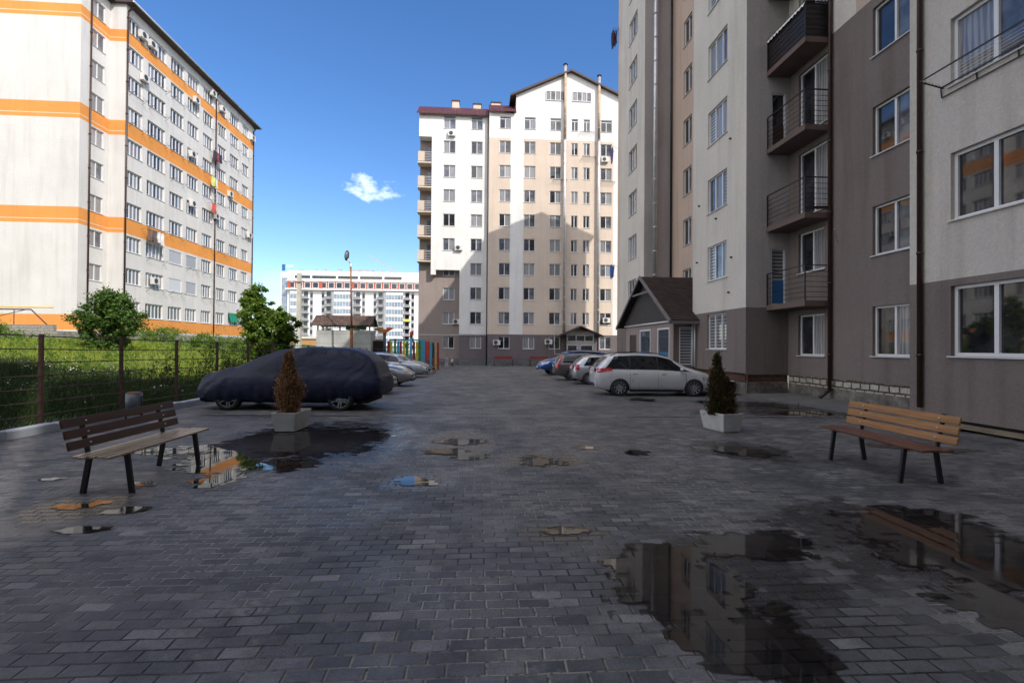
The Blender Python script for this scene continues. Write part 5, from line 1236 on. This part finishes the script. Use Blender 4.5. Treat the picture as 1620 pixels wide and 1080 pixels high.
        F_=[(i*(ny+1)+j,(i+1)*(ny+1)+j,(i+1)*(ny+1)+j+1,i*(ny+1)+j+1) for i in range(nx) for j in range(ny)]
        np_mesh(name,V,F_,m,parent=e,smooth=True)
    def bodypatch(s,e,name,m,poly,off=.008,side=None,n=8):
        """poly: four (x,z) corners (bl,br,tr,tl) on the flank"""
        for sy in ((-1,1) if side is None else (side,)):
            V=[]
            for j in range(n+1):
                for i in range(n+1):
                    u=i/n;v=j/n; x=lerp(lerp(poly[0][0],poly[1][0],u),lerp(poly[3][0],poly[2][0],u),v); z=lerp(lerp(poly[0][1],poly[1][1],u),lerp(poly[3][1],poly[2][1],u),v)
                    V.append((x,sy*(s.side(x,z)+off),z))
            np_mesh(name,V,[(j*(n+1)+i,j*(n+1)+i+1,(j+1)*(n+1)+i+1,(j+1)*(n+1)+i) for j in range(n) for i in range(n)],m,parent=e,smooth=True)
WHL={}
def wheel(e,x,y,r,spokes,w=.21,rimr=.68,out=1):
    key=(r,spokes,rimr)
    if key not in WHL:
        bm=bmesh.new(); prof=[(rimr*r,-w/2+.01),(r*.93,-w/2),(r*.985,-w/2+.025),(r,-w/2+.05),(r,w/2-.05),(r*.985,w/2-.025),(r*.93,w/2),(rimr*r,w/2-.01)]; n=40; rings=[]
        for i in range(n):
            a=2*math.pi*i/n; rings.append([bm.verts.new((q*math.cos(a),p,q*math.sin(a))) for q,p in prof])
        for i in range(n):
            A=rings[i];B=rings[(i+1)%n]
            for j in range(len(prof)-1): f=bm.faces.new((A[j],A[j+1],B[j+1],B[j])); f.smooth=True
        bmesh.ops.recalc_face_normals(bm,faces=bm.faces)
        me=bpy.data.meshes.new('tyre'); bm.to_mesh(me); bm.free(); me.materials.append(M['tyre'])
        bm=bmesh.new(); R1=rimr*r*1.01; yo=-w/2+.012
        # rim lip ring
        for (ra,rb,ya,yb) in ((R1,R1*.93,yo,yo),(R1*.93,R1*.90,yo,yo+.05),(R1*.2,0.001,yo+.03,yo+.02)):
            for i in range(n):
                a=2*math.pi*i/n;b=2*math.pi*(i+1)/n
                quad(bm,[(ra*math.cos(a),ya,ra*math.sin(a)),(rb*math.cos(a),yb,rb*math.sin(a)),(rb*math.cos(b),yb,rb*math.sin(b)),(ra*math.cos(b),ya,ra*math.sin(b))])
        for k in range(spokes):
            a=2*math.pi*(k+.25)/spokes; d=Vector((math.cos(a),0,math.sin(a))); t=Vector((-math.sin(a),0,math.cos(a))); w0=.030;w1=.018 if spokes>6 else .03
            if spokes<=6:
                for sg in (-1,1):
                    d2=(d+t*sg*.17).normalized(); A=[d*R1*.15+t*sg*.02+Vector((0,yo+.03,0)),d2*R1*.94+Vector((0,yo+.01,0))]
                    t2=Vector((-d2.z,0,d2.x)); quad(bm,[A[0]-t2*.02,A[1]-t2*.016,A[1]+t2*.016,A[0]+t2*.02]); quad(bm,[A[0]-t2*.02,A[0]-t2*.02+Vector((0,.04,0)),A[1]-t2*.016+Vector((0,.04,0)),A[1]-t2*.016])
            else:
                p0=d*R1*.15+Vector((0,yo+.03,0)); p1=d*R1*.94+Vector((0,yo+.012,0)); quad(bm,[p0-t*w0,p1-t*w1,p1+t*w1,p0+t*w0])
                for sg in (-1,1): quad(bm,[p0+t*w0*sg,p1+t*w1*sg,p1+t*w1*sg+Vector((0,.04,0)),p0+t*w0*sg+Vector((0,.04,0))])
        mr=bpy.data.meshes.new('rim'); bm.to_mesh(mr); bm.free(); mr.materials.append(M['rim'])
        bm=bmesh.new(); bar(bm,(0,yo+.085,0),(0,yo+.12,0),R1*.93,32); bar(bm,(0,yo+.06,0),(0,yo+.084,0),R1*.55,32,1); md=bpy.data.meshes.new('brake_disc'); bm.to_mesh(md); bm.free(); md.materials.append(M['rimdark']); md.materials.append(M['galv'])
        WHL[key]=(me,mr,md)
    me,mr,md=WHL[key]
    o=bpy.data.objects.new('wheel',None); o.empty_display_size=.1; COL.objects.link(o); o.parent=e; o.location=(x,y,r); o.rotation_euler=(0,0.37*x,0 if y<0 else math.pi)
    for nm,mm in (('tyre',me),('rim',mr),('brake_disc',md)): link_mesh(nm,mm,o)
def paint(name,c,metal=.5,rough=.32):
    m,nt,b=NT(name); b.inputs['Metallic'].default_value=metal; b.inputs['Roughness'].default_value=rough; b.inputs['Coat Weight'].default_value=.8; b.inputs['Coat Roughness'].default_value=.06
    n=noise(nt,1.4,4); nt.links.new(ramp(nt,n,[(.3,tuple(x*.96 for x in c)),(.7,tuple(min(1,x*1.03) for x in c))]),b.inputs['Base Color'])
    d=noise(nt,5.,4); nt.links.new(ramp(nt,d,[(.35,rough*.9),(.7,rough*1.15)]),b.inputs['Roughness']); return m
LAMP=mat('lamp_lens',(.55,.57,.60),.08,.1,spec=.9,coat=1.); TAIL=mat('tail_lens',(.42,.012,.015),.12,.1,coat=1.); CHR=mat('chrome',(.7,.7,.72),.12,0,metal=1.)
PLATE=mat('plate_white',(.62,.62,.6),.5,.03)
SHAPES={
 'minivan':dict(L=4.5,W=1.82,top=[(0,.86),(.03,1.02),(.16,1.20),(.48,1.50),(.75,1.565),(1.6,1.60),(2.3,1.57),(2.75,1.46),(3.42,1.08),(3.75,.985),(4.2,.86),(4.4,.74),(4.5,.60)],belt=[(0,.93),(.5,.965),(2.5,.94),(3.6,.90),(4.5,.70)],bot=[(0,.34),(.25,.24),(.6,.19),(3.9,.19),(4.3,.22),(4.5,.28)],plan=[(0,.80),(.12,.90),(.45,.975),(1.2,1.),(3.2,1.),(3.9,.96),(4.25,.86),(4.42,.70),(4.5,.58)],
   wheels=(.86,3.60),r=.325,glass=[(.30,1.22,.72,1.22),(1.27,2.25,1.27,2.25),(2.31,3.55,2.31,2.78)],ws=(2.80,3.42),rg=(.04,.44),tail=[(.03,.86),(.62,.93),(.55,1.05),(.06,1.02)],head=[(4.05,.66),(4.44,.58),(4.38,.72),(3.9,.83)],spokes=10),
 'hatch':dict(L=4.2,W=1.76,top=[(0,.80),(.03,.98),(.22,1.18),(.50,1.40),(.8,1.45),(1.5,1.475),(2.1,1.42),(2.5,1.31),(3.12,.98),(3.5,.92),(3.9,.82),(4.1,.70),(4.2,.56)],belt=[(0,.90),(.5,.92),(2.3,.90),(3.2,.87),(4.2,.68)],bot=[(0,.32),(.25,.24),(.6,.19),(3.6,.19),(4.0,.21),(4.2,.27)],plan=[(0,.78),(.12,.90),(.45,.975),(1.2,1.),(3.0,1.),(3.6,.96),(3.95,.86),(4.12,.70),(4.2,.58)],
   wheels=(.76,3.36),r=.315,glass=[(.52,1.08,.80,1.08),(1.13,1.95,1.13,1.95),(2.01,3.18,2.01,2.48)],ws=(2.52,3.10),rg=(.05,.50),tail=[(.04,.72),(.30,.74),(.27,1.02),(.10,1.02)],head=[(3.65,.66),(4.14,.56),(4.06,.70),(3.5,.80)],spokes=10),
 'wagon':dict(L=4.75,W=1.84,top=[(0,.88),(.03,1.05),(.30,1.44),(.6,1.50),(1.9,1.53),(2.6,1.47),(3.0,1.35),(3.55,1.02),(4.0,.94),(4.4,.84),(4.65,.70),(4.75,.58)],belt=[(0,.98),(.5,1.0),(2.5,.96),(3.6,.92),(4.75,.72)],bot=[(0,.36),(.3,.26),(.7,.21),(4.1,.21),(4.5,.24),(4.75,.30)],plan=[(0,.80),(.12,.91),(.45,.98),(1.2,1.),(3.4,1.),(4.1,.96),(4.5,.86),(4.67,.70),(4.75,.58)],
   wheels=(.95,3.75),r=.335,glass=[(.45,1.35,.58,1.35),(1.41,2.35,1.41,2.35),(2.41,3.6,2.41,2.95)],ws=(3.0,3.55),rg=(.05,.30),tail=[(.03,.72),(.20,.74),(.40,1.38),(.30,1.40)],head=[(4.2,.68),(4.68,.60),(4.6,.74),(4.05,.84)],spokes=5),
 'suv':dict(L=5.1,W=1.86,top=[(0,.98),(.05,1.30),(.25,1.66),(.8,1.74),(2.0,1.80),(2.9,1.74),(3.2,1.62),(3.85,1.20),(4.4,1.12),(4.85,.98),(5.02,.84),(5.1,.66)],belt=[(0,1.08),(.5,1.10),(2.7,1.08),(3.9,1.06),(5.1,.84)],bot=[(0,.50),(.3,.40),(.7,.32),(4.3,.32),(4.8,.38),(5.1,.46)],plan=[(0,.84),(.12,.93),(.45,.98),(1.2,1.),(3.6,1.),(4.4,.96),(4.85,.86),(5.02,.72),(5.1,.60)],
   wheels=(1.05,4.05),r=.385,glass=[(.5,1.5,.62,1.5),(1.56,2.55,1.56,2.55),(2.61,3.9,2.61,3.2)],ws=(3.22,3.82),rg=(.06,.30),tail=[(.03,.9),(.25,.92),(.25,1.25),(.05,1.22)],head=[(4.55,.80),(5.02,.74),(4.96,.92),(4.4,1.0)],spokes=6)}
def make_car(kind,m,x,y,heading,label,tint=None):
    S=SHAPES[kind]; L=S['L']; c=Car(L,S['W'],S['top'],S['belt'],S['bot'],S['plan'],roofw=S['W']*.335)
    e=empty('parked_car',(x,y,gz(y)),label,'car','cars parked side by side in the yard',R(heading))
    ax=[w-L/2 for w in S['wheels']]; b=c.body(e,m,ax,S['r'])
    h=L/2; g=CARG
    G0=S['glass']; c.sidepatch(e,'window_surround',M['carblack'],G0[0][0]-h-.03,G0[2][1]-h+.04,G0[0][2]-h-.03,G0[2][3]-h+.03,.06,.93,.003,24,6)
    for k,(a,b2,a1,b1) in enumerate(S['glass']): c.sidepatch(e,'side_window',g,a-h,b2-h,a1-h,b1-h,.10,.90)
    c.toppatch(e,'windscreen',g,S['ws'][1]-h-.02,S['ws'][0]-h,.98,.93); c.toppatch(e,'rear_window',g,S['rg'][0]-h,S['rg'][1]-h,.80,.90)
    c.bodypatch(e,'tail_light',TAIL,[(p[0]-h,p[1]) for p in S['tail']]); c.bodypatch(e,'headlight',LAMP,[(p[0]-h,p[1]) for p in S['head']])
    dk=M['darkgap']; zb=pw(S['bot'],L/2)
    # door seams, handles, sill trim
    for xs in (S['glass'][2][0]-.03,S['glass'][1][0]-.03,):
        c.bodypatch(e,'door_seam',dk,[(xs-h-.005,zb+.12),(xs-h+.006,zb+.12),(xs-h+.006,pw(S['belt'],xs)-.01),(xs-h-.005,pw(S['belt'],xs)-.01)],.0025)
    xs=S['ws'][1]-.12; c.bodypatch(e,'door_seam',dk,[(xs-h-.005,zb+.16),(xs-h+.006,zb+.16),(xs-h+.006,pw(S['belt'],xs)-.03),(xs-h-.005,pw(S['belt'],xs)-.03)],.0025)
    wx0=S['wheels'][0]+S['r']*1.15; wx1=S['wheels'][1]-S['r']*1.15
    c.bodypatch(e,'sill_trim',M['carblack'],[(wx0-h,zb-.02),(wx1-h,zb-.02),(wx1-h,zb+.07),(wx0-h,zb+.07)],.004)
    for sy in (-1,1):
        for xx in (S['glass'][2][0]+.18,S['glass'][1][0]+.15):
            z=pw(S['belt'],xx)-.10; yy=c.side(xx-h,z); bm=bmesh.new(); box(bm,xx-h-.09,xx-h+.09,-.012,.012,z-.012,z+.014); bmesh.ops.bevel(bm,geom=bm.edges[:],offset=.005,segments=1,affect='EDGES'); bmesh.ops.translate(bm,verts=bm.verts,vec=(0,sy*(yy+.022),0)); fin(bm,'door_handle',m,e)
        # mirror
        xm=S['ws'][1]-.28-h; zm=pw(S['belt'],xm+h)+.07; ym=c.side(xm,zm-.06)
        bm=bmesh.new(); bmesh.ops.create_uvsphere(bm,u_segments=12,v_segments=8,radius=1.); bmesh.ops.scale(bm,vec=(.075,.115,.075),verts=bm.verts); bmesh.ops.translate(bm,vec=(xm,sy*(ym+.10),zm+.03),verts=bm.verts)
        bar(bm,(xm,sy*(ym-.02),zm-.03),(xm,sy*(ym+.08),zm),.018,6); fin(bm,'wing_mirror',m,e,smooth=True)
    # nose and tail details
    nz=pw(S['top'],L)-.02; bm=bmesh.new(); box(bm,h+.02,h+.055,-.32,.32,nz-.12,nz-.01,0); fin(bm,'grille',M['carblack'],e)
    bm=bmesh.new(); box(bm,h+.03,h+.06,-.46,.46,zb+.06,zb+.17,0); fin(bm,'lower_intake',M['carblack'],e)
    bm=bmesh.new(); box(bm,h+.05,h+.066,-.26,.26,zb+.20,zb+.31); fin(bm,'number_plate',PLATE,e)
    if kind!='wagon':
        tz0,tz1=S['tail'][0][1],S['tail'][2][1]-.02; tw=S['W']/2*.80
        for sy in (-1,1):
            bm=bmesh.new(); box(bm,-h-.040,-h+.02,min(sy*tw*.66,sy*tw*.97),max(sy*tw*.66,sy*tw*.97),tz0+.02,tz1); bmesh.ops.bevel(bm,geom=bm.edges[:],offset=.012,segments=2,affect='EDGES'); fin(bm,'tail_light',TAIL,e)
    bm=bmesh.new(); box(bm,-h-.062,-h-.040,-.26,.26,.78,.89); fin(bm,'number_plate',PLATE,e)
    bm=bmesh.new(); box(bm,-h-.058,-h-.02,-.5,.5,.36,.47); fin(bm,'rear_trim',M['carblack'],e)
    for a in ax:
        for sy in (-1,1): wheel(e,a,sy*(S['W']/2-.115),S['r'],S['spokes'])
    if kind in ('wagon','suv','minivan'):
        for sy in (-1,1):
            bm=bmesh.new(); y=sy*S['W']*.315; xa=-h+.55; xb=S['ws'][0]-h-.15; zt=pw(S['top'],1.6)
            prev=None
            for i in range(9):
                x_=lerp(xa,xb,i/8); z_=pw(S['top'],x_+h)+(.025 if 0<i<8 else -.01); p=Vector((x_,y,z_))
                if prev: bar(bm,prev,p,.014,6)
                prev=p
            fin(bm,'roof_rail',M['carblack'] if kind!='wagon' else CHR,e)
    return e
PW=paint('pearl_white_paint',(.60,.60,.62),.15,.3); PS=paint('silver_paint',(.48,.49,.51),.7); PG=paint('brown_grey_paint',(.13,.115,.11),.6); PB=paint('blue_paint',(.010,.085,.32),.4); PD=paint('dark_paint',(.02,.022,.026),.5); PS2=paint('light_silver_paint',(.50,.52,.55),.65); PG2=paint('grey_silver_paint',(.30,.30,.31),.65)
V=make_car('minivan',PW,6.66,18.42,-4.,'white minivan parked nearest on the right, nose to the buildings')
bm=bmesh.new(); bar(bm,(-2.2,-.1,.42),(-2.42,-.1,.40),.022,8); bmesh.ops.create_uvsphere(bm,u_segments=10,v_segments=8,radius=.03,matrix=Matrix.Translation((-2.42,-.1,.45))); fin(bm,'tow_bar',M['black'],V)
make_car('hatch',PS,6.95,24.95,-3.,'silver hatchback with square tail lights, second in the right row')
make_car('wagon',PG,6.85,28.5,-3.,'brown grey estate car with tall tail lights, third in the right row')
make_car('suv',PB,6.9,35.6,180+4.,'blue off road vehicle with its nose towards the yard, last in the right row')
make_car('hatch',PD,-5.3,18.9,-3.,'black car with chrome nose peeping out behind the covered car')
make_car('hatch',PG2,-5.15,23.2,-4.,'grey silver hatchback with a low nose, first behind the covered car')
make_car('wagon',PS2,-5.65,31.2,-3.,'light silver car with blue tinted side glass in the left row')
make_car('hatch',PG2,-5.65,35.6,-3.,'dark silver car farthest back in the left row')
# covered car
def covered():
    S=dict(L=4.98,W=1.98)
    top=[(0,.72),(.03,.98),(.12,1.27),(.38,1.50),(.65,1.62),(1.0,1.67),(2.0,1.70),(2.75,1.62),(3.3,1.42),(3.85,1.18),(4.5,1.03),(4.75,.92),(4.9,.76),(4.98,.60)]
    belt=[(0,.9),(.5,.95),(3,.94),(4.2,.88),(4.98,.6)]; bot=[(0,.40),(.5,.33),(.8,.30),(1.3,.27),(3.6,.25),(4.3,.21),(4.7,.20),(4.98,.30)]
    plan=[(0,.78),(.10,.90),(.4,.97),(1.2,1.),(3.8,1.),(4.4,.95),(4.75,.83),(4.9,.68),(4.98,.55)]
    c=Car(4.98,1.98,top,belt,bot,plan,roofw=.64)
    e=empty('covered_car',(-5.08,14.15,gz(14)),'estate car wrapped in a dark navy fabric cover, parked by the fence','car',None,R(180-4.))
    m,nt,b=NT('navy_cover_cloth'); b.inputs['Roughness'].default_value=.55; b.inputs['Specular IOR Level'].default_value=.35; b.inputs['Sheen Weight'].default_value=.0
    nt.links.new(ramp(nt,noise(nt,1.1,4),[(.3,(.007,.011,.030)),(.7,(.012,.018,.050))]),b.inputs['Base Color'])
    tc=nd(nt,'ShaderNodeTexCoord'); ob=tc.outputs['Object']
    def wr(v):
        x,y,z=v; h=4.98/2
        f=.003*math.sin(x*7+z*5)*math.sin(z*5+x*2)+.002*math.sin(x*17-z*13+y*3)+.003*math.sin(y*6+x*5)
        f+=.020*max(0,x-.9)/1.6*math.sin((x*.8+z)*19)
        if z<.5: f+=.012*math.sin(x*23)
        s=1+f*1.2/max(.5,abs(y)) if abs(y)>.3 else 1
        zz=z+(f*.5 if z>.9 else 0)
        if z<.42: zz=z+.018*math.sin(x*7.)+.012*math.sin(x*16)
        return Vector((x,y*s,zz))
    c.body(e,m,None,.34,'fabric_cover',wr)
    # crisp folds
    n1=noise(nt,2.2,5,ob,(1.0,1.,2.2),.6)
    w=nd(nt,'ShaderNodeTexWave'); w.wave_type='BANDS'; w.bands_direction='DIAGONAL'; w.inputs['Scale'].default_value=1.3; w.inputs['Distortion'].default_value=14.; w.inputs['Detail'].default_value=3; w.inputs['Detail Scale'].default_value=.8; nt.links.new(ob,w.inputs['Vector'])
    hh=math_(nt,'ADD',math_(nt,'MULTIPLY',n1,1.0),math_(nt,'MULTIPLY',w.outputs['Fac'],.35)); bump(nt,b,hh,.75,.022)
    o=[q for q in e.children if q.name.startswith('fabric')][0]
    # underbody
    bm=bmesh.new(); box(bm,-2.2,2.2,-.7,.7,.20,.42); fin(bm,'underbody',M['darkgap'],e)
    for a in (-4.98/2+.98,-4.98/2+3.96):
        for sy in (-1,1): wheel(e,a,sy*.80,.34,5,.24,.72)
    # seams of the cover
    for xs in (-1.25,.2):
        c.bodypatch(e,'seam',mat('cover_seam',(.012,.014,.025),.8,0),[(xs-.006,.45),(xs+.006,.45),(xs+.006,.98),(xs-.006,.98)],.02)
covered()
# ------------------------------------------------------------------ playground
def build_play():
    Y=46.; root=empty('picket_fence',(-7,Y,-.5),'colourful playground picket fence of red, yellow, green and blue boards','fence'); loc=Vector((-7,Y,-.5))
    C={'y':(.62,.50,.02),'r':(.42,.035,.02),'g':(.02,.20,.03),'b':(.04,.30,.46),'d':(.015,.03,.05),'m':(.28,.02,.05),'o':(.55,.12,.02),'t':(.45,.28,.10)}
    PM={k:mat('board_paint_'+{'y':'yellow','r':'red','g':'green','b':'blue','d':'navy','m':'maroon','o':'orange','t':'tan'}[k],v,.5,.15,3.) for k,v in C.items()}
    seq=[(577,'y',538),(609,'b',539),(614.5,'r',539),(619,'y',539),(625,'g',535),(630,'b',539),(634,'m',539),(639.3,'y',538),(644,'g',539),(650,'b',533),(655,'m',539),(659.5,'y',539),(664,'g',538),(668,'b',537),(670.7,'b',538),(674,'r',539),(678,'r',539),(682,'b',541),(685.5,'d',541),(689,'d',547),(689.5,'t',541),(693,'m',541)]
    for k,(px,c,py) in enumerate(seq):
        r=ray(px,py); t=Y/r.y; x=r.x*t; z=H+r.z*t; bm=bmesh.new(); w=.105; yy=Y+.02*(k%2)
        x0,x1=x-w,x+w; pts=[(x0,-.75),(x1,-.75),(x1,z-.1),(x,z),(x0,z-.1)]; prism(bm,pts,'y',yy,yy+.03)
        fin(bm,'board',PM[c],root,loc)
    bm=bmesh.new(); box(bm,-10.2,-3.8,Y+.07,Y+.12,0,.08); box(bm,-10.2,-3.8,Y+.07,Y+.12,1.4,1.48); fin(bm,'crossbar',PM['d'],root,loc)
    bm=bmesh.new(); box(bm,-10.0,-8.62,Y-.03,Y+.0,.9,2.03); fin(bm,'dark_panel',M['black'],root,loc)
    # two tall posts with flower heads
    for (px,pc,hc,zt,lab) in ((608.5,'d','o',3.3,'navy playground post with a wide orange flower head'),(650.5,'b','r',3.1,'blue playground post topped by a red bud')):
        r=ray(px,540); x=r.x*(Y-.3)/r.y; e=empty('play_post',(x,Y-.3,-.6),lab,'play post','playground posts')
        zz=zt+.6; bm=bmesh.new(); bar(bm,(0,0,0),(0,0,zz-.75),.13 if pc=='d' else .09,12); fin(bm,'post',PM[pc],e)
        bm=bmesh.new(); bar(bm,(0,0,zz-.76),(0,0,zz-.2),.12,12,0,.26 if pc=='d' else .16); fin(bm,'flower_cup',PM[hc],e,smooth=False)
        if pc=='d':
            for sg in (-1,1):
                bm=bmesh.new(); prism(bm,[(sg*.15,zz-.5),(sg*.85,zz-.12),(sg*1.05,zz-.18),(sg*.5,zz-.02),(sg*.15,zz-.05)],'y',-.06,.06); fin(bm,'petal',PM[hc] if sg>0 else PM['t'],e,normals=True)
    # light blue beam behind
    bm=bmesh.new(); e=empty('play_beam',(-7.2,Y+2,-.6),'pale blue horizontal beam of a swing frame behind the pickets','swing frame')
    sqbar(bm,(-1.4,0,2.75),(1.9,0,2.75),.12,.14); sqbar(bm,(-1.4,0,0),(-1.4,0,2.7),.12,.12); sqbar(bm,(1.9,0,0),(1.9,0,2.7),.12,.12); fin(bm,'frame',PM['b'],e)
    # cluster of wooden benches at the fence end
    for k,(px,py) in enumerate(((683,590),(690,585),(697,580.5),(703,577))):
        x,y=ground_at(px,py); e=empty('park_bench',(x,y,gz(y)),('nearest brown bench','second brown bench','third brown bench','farthest brown bench')[k]+' in the row at the end of the picket fence','bench','brown benches by the playground',R(0))
        bw=mat('bench_brown',(.16,.075,.035),.6,.2,5.) if k==0 else bpy.data.materials['bench_brown']
        bm=bmesh.new()
        for i in range(4): box(bm,-.25+i*.12,-.16+i*.12,-.8,.8,.44,.47)
        fin(bm,'seat',bw,e)
        bm=bmesh.new()
        for i in range(4): box(bm,-.34,-.31,-.8,.8,.55+i*.14,.65+i*.14)
        fin(bm,'backrest',bw,e)
        for sy in (-.7,.7):
            bm=bmesh.new(); sqbar(bm,(.15,sy,.44),(.2,sy,0),.05,.05); fin(bm,'leg',bw,e)
            bm=bmesh.new(); sqbar(bm,(-.25,sy,0),(-.33,sy,1.1),.05,.05); fin(bm,'leg',bw,e)
    # red roofed low benches at the far block
    for k,(x,l) in enumerate(((3.0,'red topped metal bench below a window of the far block'),(7.3,'red topped metal bench left of the blue vehicle'))):
        e=empty('metal_bench',(x,58.2,gz(58.2)),l,'bench','metal benches at the far block')
        bm=bmesh.new(); box(bm,-1.15,1.15,-.25,.25,.75,.80); box(bm,-1.1,1.1,.25,.3,.85,1.15); fin(bm,'seat',mat('dull_red_paint',(.20,.03,.03),.6,.15),e)
        for sx in (-1.1,1.1):
            for sy in (-.22,.22):
                bm=bmesh.new(); sqbar(bm,(sx,sy,0),(sx,sy,.75),.06,.06); fin(bm,'leg',M['black'],e)
build_play()
# ------------------------------------------------------------------ two small children far off
def person(x,y,h,shirt,legs,label,rz):
    e=empty('person',(x,y,gz(y)),label,'person',None,rz); s=h/1.2
    def skin(name,pts,edges,m,sub=2):
        me=bpy.data.meshes.new(name); me.from_pydata([tuple(c*s for c in p[0]) for p in pts],edges,[]); o=bpy.data.objects.new(name,me); COL.objects.link(o)
        o.modifiers.new('s','SKIN'); sv=me.skin_vertices[0].data
        for i,p in enumerate(pts): sv[i].radius=(p[1]*s,p[1]*s)
        sv[0].use_root=True; md=o.modifiers.new('u','SUBSURF'); md.levels=sub; md.render_levels=sub
        dg=bpy.context.evaluated_depsgraph_get(); nm=bpy.data.meshes.new_from_object(o.evaluated_get(dg)); bpy.data.objects.remove(o)
        nm.materials.clear(); nm.materials.append(m)
        for p in nm.polygons: p.use_smooth=True
        return link_mesh(name,nm,e)
    SK=mat('skin',(.48,.29,.20),.6,.05) if 'skin' not in bpy.data.materials else bpy.data.materials['skin']
    pts=[((0,0,.60),.085),((0,0,.75),.09),((0,0,.90),.085),((0,0,.97),.035),((0,-.005,1.04),.07),((0,-.01,1.12),.085),((0,0,1.18),.05),
      ((.11,0,.88),.035),((.15,-.03,.74),.028),((.16,-.10,.62),.022),((.16,-.13,.57),.02),((-.11,0,.88),.035),((-.15,.02,.74),.028),((-.17,-.02,.62),.022),((-.17,-.04,.57),.02),
      ((.06,0,.54),.06),((.07,-.02,.30),.042),((.07,.03,.06),.03),((.07,-.05,.03),.028),((-.06,0,.54),.06),((-.07,.04,.30),.042),((-.07,.10,.07),.03),((-.07,.03,.03),.028)]
    ed=[(0,1),(1,2),(2,3),(3,4),(4,5),(5,6),(2,7),(7,8),(8,9),(9,10),(2,11),(11,12),(12,13),(13,14),(0,15),(15,16),(16,17),(17,18),(0,19),(19,20),(20,21),(21,22)]
    skin('body',pts,ed,SK)
    skin('shirt',[((0,0,.60),.105),((0,0,.75),.10),((0,0,.89),.095),((.11,0,.87),.048),((.145,-.02,.77),.042),((-.11,0,.87),.048),((-.145,.02,.77),.042)],[(0,1),(1,2),(2,3),(3,4),(2,5),(5,6)],shirt)
    skin('trousers',[((0,0,.60),.10),((.06,0,.53),.07),((.07,-.02,.30),.055),((.07,.0,.14),.045),((-.06,0,.53),.07),((-.07,.04,.30),.055),((-.07,.07,.16),.045)],[(0,1),(1,2),(2,3),(0,4),(4,5),(5,6)],legs)
    skin('hair',[((0,.02,1.08),.075),((0,.01,1.15),.092),((0,0,1.19),.06)],[(0,1),(1,2)],mat('brown_hair',(.06,.035,.02),.7,.2))
BLUE=mat('blue_shirt',(.20,.32,.62),.8,.1); WHT=mat('white_shirt',(.62,.64,.70),.8,.05); DKT=mat('denim',(.05,.08,.16),.8,.1)
person(-3.12,48.5,1.35,BLUE,WHT,'child in a blue top and white trousers standing beyond the brown benches',R(20))
person(-2.7,50.5,1.15,WHT,DKT,'smaller child in a white top with dark trousers, right of the child in blue',R(-30))
